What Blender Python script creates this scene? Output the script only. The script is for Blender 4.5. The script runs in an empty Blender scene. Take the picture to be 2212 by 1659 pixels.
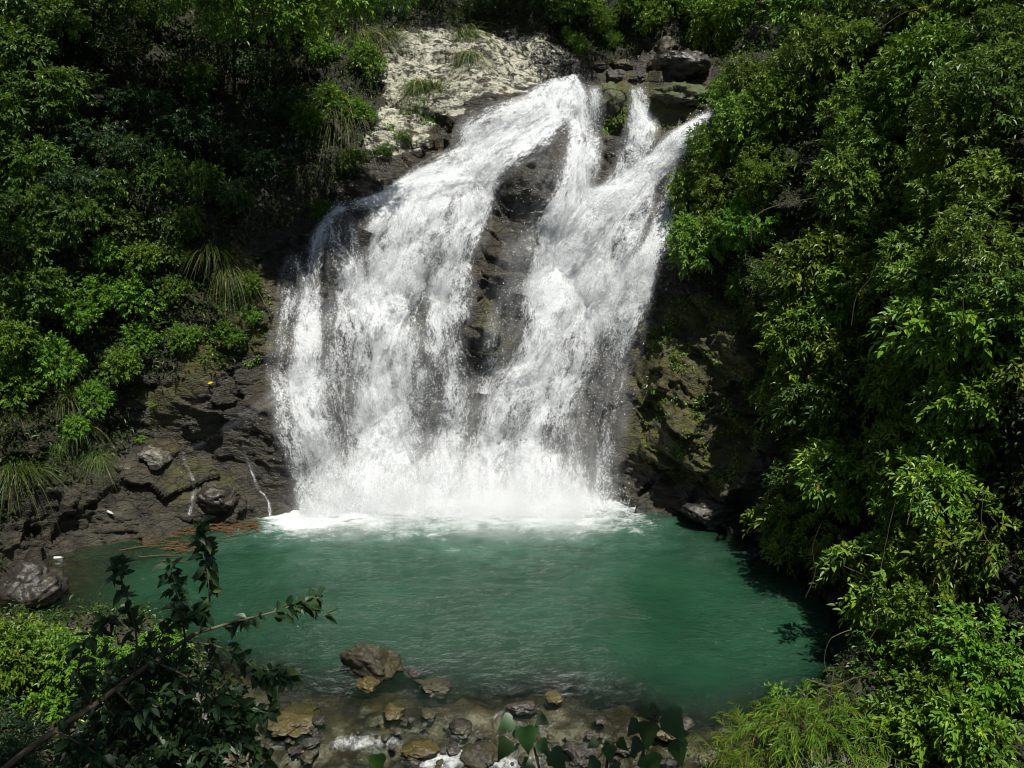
import bpy, math, random
import numpy as np
from mathutils import Vector, Matrix, Euler
from mathutils.bvhtree import BVHTree

C = bpy.context
COL = C.scene.collection
sc = C.scene
R = math.radians

# ---------------------------------------------------------------- camera, sky, sun, exposure
CAM_H, PITCH = 9.0, R(14.0)
cam = bpy.data.cameras.new('camera')
cam.lens = 28.0
cam.sensor_width = 36.0
cam.clip_start = 0.1
cam.clip_end = 500
cam_ob = bpy.data.objects.new('camera', cam)
COL.objects.link(cam_ob)
cam_ob.location = (0, 0, CAM_H)
cam_ob.rotation_euler = (R(90) - PITCH, 0, 0)
sc.camera = cam_ob

SUN = Vector((0.16, -0.38, 0.91)).normalized()
SUN_EL = math.asin(SUN.z)
SUN_AZ = math.atan2(SUN.x, SUN.y)
world = bpy.data.worlds.new('World')
sc.world = world
world.use_nodes = True
wn = world.node_tree
sky = wn.nodes.new('ShaderNodeTexSky')
sky.sky_type = 'NISHITA'
sky.sun_disc = False
sky.sun_elevation = SUN_EL
sky.sun_rotation = SUN_AZ
bg = wn.nodes['Background']
bg.inputs['Strength'].default_value = 0.06
wn.links.new(sky.outputs[0], bg.inputs[0])
sun = bpy.data.lights.new('sun', 'SUN')
sun.energy = 4.8
sun.angle = R(0.5)
sun.color = (1.0, 0.95, 0.86)
sun_ob = bpy.data.objects.new('sun', sun)
COL.objects.link(sun_ob)
sun_ob.rotation_euler = SUN.to_track_quat('Z', 'Y').to_euler()
sun_ob.location = (5, -8, 40)
sc.view_settings.view_transform = 'Standard'
sc.view_settings.look = 'None'
sc.view_settings.gamma = 1
sc.view_settings.exposure = 0.5
sc.cycles.max_bounces = 8
sc.cycles.diffuse_bounces = 3
sc.cycles.transparent_max_bounces = 40
sc.cycles.sample_clamp_indirect = 4
sc.cycles.filter_width = 1.05

# ---------------------------------------------------------------- helpers: noise
rs = np.random.RandomState(7)
PERM = rs.permutation(512)
GRAD = rs.normal(size=(512, 3)); GRAD /= np.linalg.norm(GRAD, axis=1)[:, None]

def hsh(i, j, k):
    return PERM[(PERM[(PERM[i & 511] + j) & 511] + k) & 511]

def perlin(p):
    p = np.asarray(p, float)
    i = np.floor(p).astype(int); f = p - i
    w = f * f * f * (f * (f * 6 - 15) + 10)
    out = np.zeros(len(p))
    for dx in (0, 1):
        wx = w[:, 0] if dx else 1 - w[:, 0]
        for dy in (0, 1):
            wy = w[:, 1] if dy else 1 - w[:, 1]
            for dz in (0, 1):
                wz = w[:, 2] if dz else 1 - w[:, 2]
                g = GRAD[hsh(i[:, 0] + dx, i[:, 1] + dy, i[:, 2] + dz)]
                out += wx * wy * wz * ((f - (dx, dy, dz)) * g).sum(1)
    return out * 1.6

def fbm(p, octs=4, gain=0.5, lac=2.03):
    p = np.asarray(p, float)
    a, s, t = 1.0, np.zeros(len(p)), 0.0
    for o in range(octs):
        s += a * perlin(p + o * 17.3); t += a
        a *= gain; p = p * lac
    return s / t

def ridged(p, octs=4):
    p = np.asarray(p, float)
    a, s, t = 1.0, np.zeros(len(p)), 0.0
    for o in range(octs):
        s += a * (1 - np.abs(perlin(p + o * 11.7)) * 2); t += a
        a *= 0.5; p = p * 2.1
    return s / t

def cells(p):
    """cell noise: distance to nearest point, a random value for that cell, and edge gap"""
    p = np.asarray(p, float)
    i = np.floor(p).astype(int)
    d1 = np.full(len(p), 9.0); d2 = np.full(len(p), 9.0); val = np.zeros(len(p))
    for dx in (-1, 0, 1):
        for dy in (-1, 0, 1):
            for dz in (-1, 0, 1):
                c = i + (dx, dy, dz)
                h = hsh(c[:, 0], c[:, 1], c[:, 2])
                q = c + 0.5 + GRAD[h] * 0.45
                d = np.linalg.norm(q - p, axis=1)
                m = d < d1
                d2 = np.where(m, d1, np.minimum(d2, d))
                val = np.where(m, h / 511.0, val)
                d1 = np.where(m, d, d1)
    return d1, val, d2 - d1

def facets(p, tilt=1.0):
    """broken, flat-faced blocks: each cell is a tilted plane at its own height"""
    p = np.asarray(p, float)
    i = np.floor(p).astype(int)
    d1 = np.full(len(p), 9.0); val = np.zeros(len(p))
    for dx in (-1, 0, 1):
        for dy in (-1, 0, 1):
            for dz in (-1, 0, 1):
                c = i + (dx, dy, dz)
                h = hsh(c[:, 0], c[:, 1], c[:, 2])
                v = p - (c + 0.5 + GRAD[h] * 0.45)
                d = np.abs(v).sum(1) * .5 + np.linalg.norm(v, axis=1) * .5
                m = d < d1
                val = np.where(m, (h / 511.0 - .5) + tilt * (v * GRAD[(h * 7 + 3) & 511]).sum(1), val)
                d1 = np.where(m, d, d1)
    return val

def sstep(a, b, x):
    t = np.clip((np.asarray(x, float) - a) / (b - a), 0, 1)
    return t * t * (3 - 2 * t)

# ---------------------------------------------------------------- helpers: picture coordinates (2212 x 1659) to places
FPX, CX, CY = 2212 * 28 / 36, 1106.0, 829.5
CAMP = Vector((0, 0, CAM_H))
FWD = Vector((0, math.cos(PITCH), -math.sin(PITCH)))
UPV = Vector((0, math.sin(PITCH), math.cos(PITCH)))

def ray(x, y):
    return (FWD + Vector((1, 0, 0)) * ((x - CX) / FPX) + UPV * ((CY - y) / FPX)).normalized()

def project(p):
    p = np.asarray(p, float) - np.array(CAMP)
    d = p @ np.array(FWD); d = np.where(np.abs(d) < 1e-3, 1e-3, d)
    return CX + p[:, 0] / d * FPX, CY - (p @ np.array(UPV)) / d * FPX, d

def on_plane(x, y, z=0.0):
    d = ray(x, y)
    return CAMP + d * ((z - CAM_H) / d.z)

def at_y(x, y, Y):
    d = ray(x, y)
    return CAMP + d * (Y / d.y)

def in_poly(x, y, poly):
    inside = np.zeros(len(x), bool)
    n = len(poly)
    for a in range(n):
        x1, y1 = poly[a]; x2, y2 = poly[(a + 1) % n]
        if y1 == y2: continue
        c = ((y1 > y) != (y2 > y)) & (x < (x2 - x1) * (y - y1) / (y2 - y1) + x1)
        inside ^= c
    return inside

# ---------------------------------------------------------------- helpers: meshes and objects
def mesh_np(name, v, faces, smooth=True, attrs=None, uv=None):
    """faces: an (n,k) array, or a list of such arrays"""
    me = bpy.data.meshes.new(name)
    v = np.asarray(v, np.float32)
    if not isinstance(faces, list): faces = [faces]
    faces = [np.asarray(f, np.int32) for f in faces if len(f)]
    loops = np.concatenate([f.ravel() for f in faces])
    tot = np.concatenate([np.full(len(f), f.shape[1], np.int32) for f in faces])
    st = np.concatenate([[0], np.cumsum(tot)[:-1]]).astype(np.int32)
    me.vertices.add(len(v)); me.vertices.foreach_set('co', v.ravel())
    me.loops.add(len(loops)); me.loops.foreach_set('vertex_index', loops)
    me.polygons.add(len(tot)); me.polygons.foreach_set('loop_start', st)
    me.polygons.foreach_set('loop_total', tot)
    me.update(calc_edges=True)
    me.polygons.foreach_set('use_smooth', np.full(len(tot), smooth))
    for k, a in (attrs or {}).items():
        at = me.attributes.new(k, 'FLOAT', 'POINT')
        at.data.foreach_set('value', np.asarray(a, np.float32))
    if uv is not None:
        l = me.uv_layers.new(name='UVMap')
        l.data.foreach_set('uv', np.asarray(uv, np.float32)[loops].ravel())
    return me

def link(name, me, mat=None, parent=None, loc=None):
    o = bpy.data.objects.new(name, me)
    COL.objects.link(o)
    if mat is not None and me is not None and len(me.materials) == 0: me.materials.append(mat)
    if parent is not None: o.parent = parent
    if loc is not None: o.location = loc
    return o

def tag(o, label=None, cat=None, group=None, kind=None):
    if label: o['label'] = label
    if cat: o['category'] = cat
    if group: o['group'] = group
    if kind: o['kind'] = kind
    return o

def grid_faces(n, m):
    a = np.arange(n * m).reshape(n, m)
    return np.stack([a[:-1, :-1], a[1:, :-1], a[1:, 1:], a[:-1, 1:]], -1).reshape(-1, 4)

def tubes(paths, sides=6):
    """paths: list of (points, radii); one mesh of tapering tubes"""
    V, F, n0 = [], [], 0
    for pts, rad in paths:
        pts = [Vector(p) for p in pts]
        ref = Vector((0.31, 0.17, 0.93))
        for k, p in enumerate(pts):
            d = (pts[min(k + 1, len(pts) - 1)] - pts[max(k - 1, 0)])
            d = d.normalized() if d.length > 1e-6 else Vector((0, 0, 1))
            a = d.cross(ref)
            if a.length < 0.05: a = d.cross(Vector((1, 0, 0)))
            a.normalize(); b = d.cross(a)
            for s in range(sides):
                t = 2 * math.pi * s / sides
                V.append(p + (a * math.cos(t) + b * math.sin(t)) * rad[k])
        for k in range(len(pts) - 1):
            for s in range(sides):
                s2 = (s + 1) % sides
                F.append((n0 + k * sides + s, n0 + k * sides + s2, n0 + (k + 1) * sides + s2, n0 + (k + 1) * sides + s))
        n0 += len(pts) * sides
    return np.array([tuple(v) for v in V]), np.array(F)

# ---------------------------------------------------------------- helpers: materials
def new_mat(name):
    m = bpy.data.materials.new(name); m.use_nodes = True
    nt = m.node_tree
    nt.nodes.clear()
    return m, nt, nt.nodes.new('ShaderNodeOutputMaterial')

class N:
    def __init__(s, nt): s.nt = nt
    def node(s, t, **kw):
        n = s.nt.nodes.new(t)
        for k, v in kw.items(): setattr(n, k, v)
        return n
    def put(s, sock, v):
        if v is None: return
        if isinstance(v, bpy.types.NodeSocket): s.nt.links.new(v, sock)
        else: sock.default_value = v
    def math(s, op, a, b=None, c=None, clamp=False):
        n = s.node('ShaderNodeMath', operation=op, use_clamp=clamp)
        s.put(n.inputs[0], a); s.put(n.inputs[1], b)
        if c is not None: s.put(n.inputs[2], c)
        return n.outputs[0]
    def mix(s, f, a, b, blend='MIX'):
        n = s.node('ShaderNodeMix', data_type='RGBA', blend_type=blend)
        s.put(n.inputs[0], f)
        for i, v in ((6, a), (7, b)):
            if isinstance(v, (tuple, list)): v = tuple(v) + ((1,) if len(v) == 3 else ())
            s.put(n.inputs[i], v)
        return n.outputs[2]
    def mixs(s, f, a, b):
        n = s.node('ShaderNodeMixShader'); s.put(n.inputs[0], f)
        s.nt.links.new(a, n.inputs[1]); s.nt.links.new(b, n.inputs[2])
        return n.outputs[0]
    def noise(s, vec, scale, detail=4, rough=0.5, dist=0.0):
        n = s.node('ShaderNodeTexNoise'); s.put(n.inputs['Vector'], vec)
        n.inputs['Scale'].default_value = scale; n.inputs['Detail'].default_value = detail
        n.inputs['Roughness'].default_value = rough; n.inputs['Distortion'].default_value = dist
        return n.outputs[0]
    def step(s, a, b, x):
        n = s.node('ShaderNodeMapRange', interpolation_type='SMOOTHSTEP')
        s.put(n.inputs[0], x); s.put(n.inputs[1], a); s.put(n.inputs[2], b)
        return n.outputs[0]
    def attr(s, name):
        return s.node('ShaderNodeAttribute', attribute_name=name).outputs['Fac']
    def obj(s): return s.node('ShaderNodeTexCoord').outputs['Object']
    def mapping(s, vec, scale=(1, 1, 1), rot=(0, 0, 0), loc=(0, 0, 0)):
        n = s.node('ShaderNodeMapping'); s.put(n.inputs[0], vec)
        n.inputs['Scale'].default_value = scale; n.inputs['Rotation'].default_value = rot
        n.inputs['Location'].default_value = loc
        return n.outputs[0]
    def bump(s, h, strength=0.5, dist=0.05, normal=None):
        n = s.node('ShaderNodeBump'); s.put(n.inputs['Height'], h)
        s.put(n.inputs['Strength'], strength); n.inputs['Distance'].default_value = dist
        s.put(n.inputs['Normal'], normal)
        return n.outputs[0]
    def princ(s, base, rough=0.6, normal=None, spec=0.5, **kw):
        n = s.node('ShaderNodeBsdfPrincipled')
        if isinstance(base, (tuple, list)): base = tuple(base) + ((1,) if len(base) == 3 else ())
        s.put(n.inputs['Base Color'], base); s.put(n.inputs['Roughness'], rough)
        s.put(n.inputs['Normal'], normal); s.put(n.inputs['Specular IOR Level'], spec)
        for k, v in kw.items(): s.put(n.inputs[k], v)
        return n.outputs[0]
    def out(s, o, sh): s.nt.links.new(sh, o.inputs['Surface'])

def mat_cliff():
    m, nt, o = new_mat('cliff_rock'); n = N(nt)
    P = n.obj()
    Ps = n.mapping(P, (1, 1, 2.6), (R(8), R(-16), 0))
    big = n.noise(P, 0.55, 4, 0.55)
    mid = n.noise(Ps, 2.2, 6, 0.62, 0.4)
    fine = n.noise(Ps, 11, 5, 0.65)
    base = n.mix(n.step(0.3, 0.7, mid), (0.012, 0.011, 0.010), (0.055, 0.048, 0.037))
    base = n.mix(n.math('MULTIPLY', n.step(0.5, 0.72, big), 0.5), base, (0.075, 0.042, 0.016))          # iron stains
    base = n.mix(n.math('MULTIPLY', n.step(0.52, 0.7, fine), 0.35), base, (0.09, 0.082, 0.07))
    # soil and litter under the plants
    soil = n.attr('soil')
    base = n.mix(soil, base, n.mix(n.step(0.35, 0.65, fine), (0.006, 0.006, 0.004), (0.019, 0.016, 0.010)))
    # moss
    mossf = n.math('MULTIPLY', n.attr('moss'), n.step(0.36, 0.56, n.math('ADD', n.math('MULTIPLY', mid, 0.6), n.math('MULTIPLY', n.noise(P, 5.5, 5, 0.7), 0.4))))
    moss = n.mix(n.noise(P, 3.5, 4, 0.6), (0.026, 0.048, 0.007), (0.115, 0.090, 0.014))
    base = n.mix(mossf, base, moss)
    # pale lichen crust
    lic = n.attr('lichen')
    lf = n.math('ADD', n.math('MULTIPLY', mid, 0.55), n.math('MULTIPLY', n.noise(P, 6.5, 6, 0.72), 0.45))
    lf = n.step(0.0, 0.1, n.math('SUBTRACT', lf, n.math('SUBTRACT', 0.70, n.math('MULTIPLY', lic, 0.265))))
    lf = n.math('MULTIPLY', lf, n.step(0.02, 0.2, lic))
    licol = n.mix(n.noise(P, 9, 5, 0.7), (0.22, 0.22, 0.165), (0.52, 0.52, 0.42))
    speck = n.step(.52, .57, n.math('ADD', n.math('MULTIPLY', n.noise(n.mapping(P, (1, 1, 1.6)), 4.2, 7, .78, .8), .7), n.math('MULTIPLY', mid, .3)))
    licol = n.mix(n.math('MULTIPLY', speck, .68), licol, (0.05, 0.048, 0.036))
    base = n.mix(lf, base, licol)
    wet = n.attr('wet')
    dry = n.math('MAXIMUM', lf, n.math('MULTIPLY', mossf, 0.6))
    wetf = n.math('MULTIPLY', wet, n.math('SUBTRACT', 1.0, dry))
    rough = n.math('SUBTRACT', 0.85, n.math('MULTIPLY', wetf, n.math('ADD', 0.47, n.math('MULTIPLY', n.step(0.4, 0.6, fine), 0.16))))
    base = n.mix(n.math('MULTIPLY', wetf, 0.35), base, (0.012, 0.012, 0.012))
    vor = n.node('ShaderNodeTexVoronoi', feature='DISTANCE_TO_EDGE'); n.put(vor.inputs['Vector'], n.mapping(P, (1, 1, 2.4), (R(8), R(-16), 0))); vor.inputs['Scale'].default_value = 2.6
    crack = n.step(0.0, .07, n.math('ADD', vor.outputs[0], n.math('MULTIPLY', n.math('SUBTRACT', fine, .5), .12)))
    h = n.math('ADD', n.math('MULTIPLY', mid, 0.7), n.math('ADD', n.math('MULTIPLY', fine, 0.45), n.math('ADD', n.math('MULTIPLY', n.noise(P, 30, 4, 0.6), 0.16), n.math('MULTIPLY', crack, .18))))
    n.out(o, n.princ(base, rough, n.bump(h, n.math('SUBTRACT', 1.0, n.math('MULTIPLY', lf, .45)), 0.14)))
    return m

def mat_boulder(name, dark, light, moss=(0.09, 0.08, 0.012), mossy=0.0, wet=0.4, under=0.0):
    m, nt, o = new_mat(name); n = N(nt)
    P = n.obj()
    geo = n.node('ShaderNodeNewGeometry')
    rnd = n.node('ShaderNodeObjectInfo').outputs['Random']
    off = n.node('ShaderNodeVectorMath', operation='ADD'); n.put(off.inputs[0], geo.outputs['Position'])
    P = off.outputs[0]
    a = n.noise(P, 3.0, 6, 0.62, 0.5); b = n.noise(P, 16, 5, 0.65)
    base = n.mix(n.step(0.3, 0.7, a), dark, light)
    base = n.mix(n.math('MULTIPLY', n.step(0.5, 0.7, b), 0.4), base, tuple(min(1, c * 1.5) for c in light))
    up = n.node('ShaderNodeSeparateXYZ'); n.put(up.inputs[0], geo.outputs['Normal'])
    mf = n.math('MULTIPLY', n.step(0.0, 0.6, up.outputs[2]), n.step(0.62 - mossy * 0.45, 0.74 - mossy * 0.4, n.math('ADD', n.math('MULTIPLY', a, 0.6), n.math('MULTIPLY', b, 0.4))))
    base = n.mix(n.math('MULTIPLY', mf, 0.9 if mossy else 0.0), base, moss)
    h = n.math('ADD', n.math('MULTIPLY', a, 0.7), n.math('MULTIPLY', b, 0.3))
    rough = n.math('SUBTRACT', 0.85, n.math('MULTIPLY', wet, n.math('ADD', 0.5, n.math('MULTIPLY', n.step(0.4, 0.6, b), 0.2))))
    n.out(o, n.princ(base, rough, n.bump(h, 0.8, 0.07)))
    return m

# ---------------------------------------------------------------- the gorge: one rock and soil sheet round the pool and up the hill
# control points along the foot of the wall (x, y) and a section there: list of (set back, height)
PL = [(-.8, -2.6), (0, 0), (.7, 2), (1.5, 4.5), (2.3, 7.5), (3.0, 10.5), (3.8, 12.5), (5.5, 15), (8, 19), (13, 26), (22, 36)]
PLL = [(-.8, -2.6), (0, 0.3), (1.0, 2), (2.0, 4.5), (3.0, 7.5), (4.0, 10.5), (5.0, 12.5), (6.5, 15), (9, 19), (14, 26), (23, 36)]
PL6 = [(-.8, -2.6), (0, 0), (1.1, 2.0), (1.5, 4.2), (1.9, 7.0), (2.7, 9.6), (3.9, 11.6), (6.2, 13.6), (8.8, 17), (13, 25), (22, 36)]
PW0 = [(-.6, -2.6), (0, 0), (.5, 2.5), (1.1, 5), (1.8, 7.6), (3.1, 9.2), (4.6, 11.2), (6.4, 13.2), (9.0, 15.2), (13, 24), (22, 36)]
PW1 = [(-.6, -2.6), (0, 0), (.6, 2.5), (1.2, 5), (2.0, 8.0), (3.2, 10.0), (4.3, 11.4), (6.3, 13.3), (8.6, 14.6), (12.5, 16.5), (22, 36)]
PW2 = [(-.6, -2.6), (0, 0), (.6, 2.5), (1.2, 5), (2.0, 8.0), (3.2, 10.6), (4.3, 11.8), (6.3, 13.3), (8.6, 14.5), (12.5, 16.0), (22, 36)]
PW3 = [(-.6, -2.6), (0, 0), (.6, 2.5), (1.3, 5), (2.2, 8.0), (3.3, 10.6), (4.4, 11.95), (7.5, 12.05), (11, 12.5), (15, 19), (24, 36)]
PW4 = [(-.6, -2.6), (0, 0), (.5, 2.5), (1.2, 5), (2.0, 8.0), (2.9, 10.6), (4.0, 11.95), (7.0, 12.1), (11, 12.6), (15, 20), (24, 36)]
PR1 = [(-.6, -2.6), (0, 0), (-.3, 2.0), (.6, 4.5), (1.6, 7.6), (2.5, 10.4), (3.8, 12.2), (6.4, 13.4), (9, 17), (14, 26), (24, 36)]
PR2 = [(-.6, -2.6), (0, 0), (.1, 1.6), (.3, 4.2), (.6, 7.5), (1.6, 10.3), (2.8, 12.4), (5.0, 15), (8, 19), (14, 28), (24, 38)]
PR3 = [(-.6, -2.6), (0, 0), (.4, 1.6), (1.1, 4.2), (1.9, 7.5), (2.7, 10.3), (3.8, 12.4), (5.5, 15), (8, 19), (14, 28), (24, 38)]
PR5 = [(-.6, -2.6), (0, 0), (.8, 1.6), (2.0, 4.2), (3.2, 7.5), (4.5, 10.3), (6.0, 12.4), (8, 15), (11, 19), (17, 28), (26, 38)]
CTRL = [(-14.5, -8, PLL), (-14.2, 2, PLL), (-13.8, 9, PLL), (-13.2, 14, PLL), (-12, 17.4, PLL), (-9.9, 19.2, PL), (-7.7, 20.2, PL6), (-6.0, 21.2, PW0),
        (-3.5, 21.8, PW1), (-1, 22.0, PW2), (1.5, 22.0, PW3), (3.4, 21.7, PW4), (4.9, 20.9, PR1), (6.1, 19.4, PR2), (6.9, 17.6, PR3),
        (7.0, 15.5, PR3), (6.6, 13.4, PR5), (6.8, 11.0, PR5), (8.0, 8.0, PR5), (9.2, 4.5, PR5), (10.2, 0, PR5), (10.5, -8, PR5)]
SEG = [10, 62, 64, 72, 62, 50, 50, 36, 24, 14]

def catmull(pts, t):
    pts = np.asarray(pts, float); n = len(pts)
    i = np.clip(np.floor(t).astype(int), 0, n - 2); f = (t - i)
    if pts.ndim == 3: f = f[:, None, None]
    else: f = f[:, None]
    p0 = pts[np.clip(i - 1, 0, n - 1)]; p1 = pts[i]; p2 = pts[i + 1]; p3 = pts[np.clip(i + 2, 0, n - 1)]
    return 0.5 * (2 * p1 + (p2 - p0) * f + (2 * p0 - 5 * p1 + 4 * p2 - p3) * f ** 2 + (3 * p1 - p0 - 3 * p2 + p3) * f ** 3)

def gorge(ns, segs):
    foot = np.array([c[:2] for c in CTRL]); sec = np.array([c[2] for c in CTRL], float)
    tt = np.linspace(0, len(CTRL) - 1, 4000)
    q = catmull(foot, tt)
    # finer along the falls, coarser on the flanks
    w = np.linalg.norm(np.diff(q, axis=0), axis=1) * np.where((tt[1:] > 4) & (tt[1:] < 16), 1.0, 0.45)
    L = np.concatenate([[0], np.cumsum(w)])
    ts = np.interp(np.linspace(0, L[-1], ns), L, tt)
    p = catmull(foot, ts)
    i = np.clip(np.floor(ts).astype(int), 0, len(CTRL) - 2); f = ts - i; f = (f * f * (3 - 2 * f))[:, None, None]
    s = sec[i] * (1 - f) + sec[i + 1] * f                       # ns, 11, 2
    tan = np.gradient(p, axis=0)
    for _ in range(40): tan[1:-1] = (tan[:-2] + tan[1:-1] * 2 + tan[2:]) / 4
    tan /= np.linalg.norm(tan, axis=1)[:, None]
    nor = np.stack([-tan[:, 1], tan[:, 0]], 1)                  # points out of the pool
    K = np.concatenate([np.arange(k, k + 1, 1.0 / m)[:m] for k, m in enumerate(segs)] + [[len(segs)]])
    prof = np.stack([catmull(s.transpose(1, 0, 2), np.full(1, k))[0] for k in K], 1)   # ns, nk, 2
    P = np.empty((ns, len(K), 3))
    P[..., 0] = p[:, None, 0] + nor[:, None, 0] * prof[..., 0]
    P[..., 1] = p[:, None, 1] + nor[:, None, 1] * prof[..., 0]
    P[..., 2] = prof[..., 1]
    return P, ts, K

def grid_normals(P):
    a = np.gradient(P, axis=0); b = np.gradient(P, axis=1)
    n = np.cross(a, b); n /= np.linalg.norm(n, axis=2)[..., None] + 1e-9
    return n

NS = 1000
GP, GT, GK = gorge(NS, SEG)
gn = grid_normals(GP)
if (gn[NS // 2, 80] @ np.array([0, -1, 0.3])) < 0: gn = -gn
sh = GP.shape[:2]
flat = GP.reshape(-1, 3)
big = fbm(flat * 0.33, 3).reshape(sh)
P1 = GP + gn * (big * 0.75)[..., None]
# bosses of rock that part the water: (picture x, y, radius, height)
def make_bvh(P):
    v = [tuple(x) for x in P.reshape(-1, 3)]
    return BVHTree.FromPolygons(v, [tuple(f) for f in grid_faces(*P.shape[:2])])
bv = make_bvh(P1)
for (x, y, r, h) in [(1150, 400, 1.05, .75), (1100, 570, .75, .6), (1050, 740, .6, .4), (1320, 230, .5, .45), (790, 480, .45, .45), (730, 590, .45, .4),
                     (620, 930, 1.1, .55), (1450, 200, .9, .35), (1290, 360, .5, .3), (420, 850, .9, .4)]:
    hit = bv.ray_cast(CAMP, ray(x, y))[0]
    if hit is None: continue
    d = np.linalg.norm(P1 - np.array(hit), axis=2)
    P1 = P1 + gn * (h * np.exp(-(d / r) ** 2))[..., None]
SMOOTH_BVH = make_bvh(P1)
f1 = P1.reshape(-1, 3)
rot = np.array(Euler((R(8), R(-18), R(6))).to_matrix())
fr = f1 @ rot.T
wob = np.stack([fbm(fr * .9 + k * 7, 3) for k in range(3)], 1) * .35
fw = fr + wob
k1 = facets(fw * (0.55, 0.65, 1.0), 1.0)
k2 = facets(fw * (1.3, 1.5, 2.6) + 31.7, 1.0)
k3 = facets(fw * (3.1, 3.4, 7.5) + 11.7, .9)
strata = ridged(fr * (0.35, 0.35, 2.0), 4)
disp = k1 * .46 + k2 * .15 + k3 * .05 + strata * 0.08 + fbm(f1 * 2.5, 5, .6) * .08 + (ridged(fr * (2.2, 2.2, 5.0), 4) - .4) * .045
sx, sy, _ = project(f1)
disp *= 1 - .35 * in_poly(sx, sy, [(815, 60), (1150, 50), (1310, 165), (1060, 210), (900, 330), (800, 350)])
disp *= 1 - .5 * in_poly(sx, sy, [(270, 780), (600, 770), (660, 1140), (200, 1150)])
disp = np.where(in_poly(sx, sy, [(1000, 180), (1560, 180), (1540, 330), (1460, 560), (1360, 1130), (600, 1130), (580, 700), (700, 420)]), np.minimum(disp, .10), disp)
steep = 1 - 0.3 * sstep(.5, .9, gn[..., 2].ravel())
P2 = P1 + gn * (disp * steep).reshape(sh)[..., None]
for _ in range(0):
    P2[1:-1, 1:-1] = P2[1:-1, 1:-1] * .7 + .075 * (P2[:-2, 1:-1] + P2[2:, 1:-1] + P2[1:-1, :-2] + P2[1:-1, 2:])
ROCK_BVH = make_bvh(P2)

# where rock is bare, mossy, crusted or wet, as seen on the place itself
fv = P2.reshape(-1, 3)
px, py, pd = project(fv)
jit = fbm(fv * 0.9, 4) * 55
BARE = [(820, 60), (1150, 55), (1300, 160), (1400, 90), (1530, 130), (1590, 200), (1545, 260), (1500, 330), (1470, 420), (1470, 520), (1490, 600), (1560, 650),
        (1600, 700), (1660, 800), (1700, 1000), (1680, 1150), (1730, 1220), (1700, 1500), (60, 1500), (0, 1150), (100, 1050), (290, 960), (310, 800), (480, 790), (570, 760),
        (560, 620), (500, 520), (640, 480), (760, 400), (800, 300), (830, 200)]
def bare_mask(p, j):
    x, y, d = project(p)
    return in_poly(x + j, y + j * .7, BARE) & (d > 9)
soil = 1.0 - bare_mask(fv, jit).astype(float)
SLAB = [(800, 60), (1160, 50), (1310, 165), (1200, 180), (1060, 205), (980, 250), (900, 330), (820, 350), (780, 300), (840, 190)]
lich = in_poly(px + jit * 1.0, py + jit * .6, SLAB).astype(float) * (fv[:, 1] > 22)
lich *= 1 - 0.6 * sstep(1130, 1290, px + jit) * sstep(100, 150, py)
lich += 0.42 * in_poly(px + jit, py + jit, [(200, 960), (420, 950), (420, 1080), (260, 1120), (150, 1130), (100, 1000)]) * (fv[:, 1] > 14)
moss = np.zeros(len(fv))
moss += 0.95 * in_poly(px + jit, py + jit, [(1380, 650), (1620, 640), (1690, 900), (1560, 1080), (1350, 1000), (1370, 800)])
moss += 0.85 * in_poly(px + jit, py + jit, [(1290, 170), (1560, 170), (1560, 300), (1430, 290), (1290, 300)])
moss += 0.75 * in_poly(px + jit, py + jit, [(500, 520), (600, 600), (590, 780), (480, 800), (330, 950), (320, 850), (420, 760)])
moss += 0.6 * in_poly(px + jit, py + jit, [(1040, 640), (1090, 640), (1080, 800), (1020, 800)])
moss += 0.5 * in_poly(px + jit, py + jit, [(300, 930), (520, 1030), (520, 1120), (380, 1100)])
moss = np.clip(moss + 0.18, 0, 1) * (fv[:, 2] < 16)
wet = np.clip(1.15 - np.abs(px + jit - 1000) / 900, 0, 1) * (1 - lich * .7)
wet = np.maximum(wet, .95 * in_poly(px + jit, py + jit, [(300, 790), (620, 780), (640, 1120), (280, 1120)]))
wet *= 1 - sstep(0, 1, soil) * .8

def blur(a, n=2):
    a = a.reshape(sh).copy()
    for _ in range(n):
        a[1:-1, 1:-1] = (a[1:-1, 1:-1] * 2 + a[:-2, 1:-1] + a[2:, 1:-1] + a[1:-1, :-2] + a[1:-1, 2:]) / 6
    return a.ravel()
me = mesh_np('cliff', fv, grid_faces(*sh)[:, ::-1], True, {'soil': blur(soil), 'lichen': blur(lich), 'moss': blur(moss), 'wet': blur(wet)})
cliff = link('cliff', me, mat_cliff())
tag(cliff, kind='structure')

# ---------------------------------------------------------------- stream bed, banks and the slope under the viewpoint
FALL_Y = 21.7
def water_z(x, y):
    drop = sstep(12.9, 11.0, y) * 0.55 + sstep(11.2, 9.6, y) * 0.5
    return -drop

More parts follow.
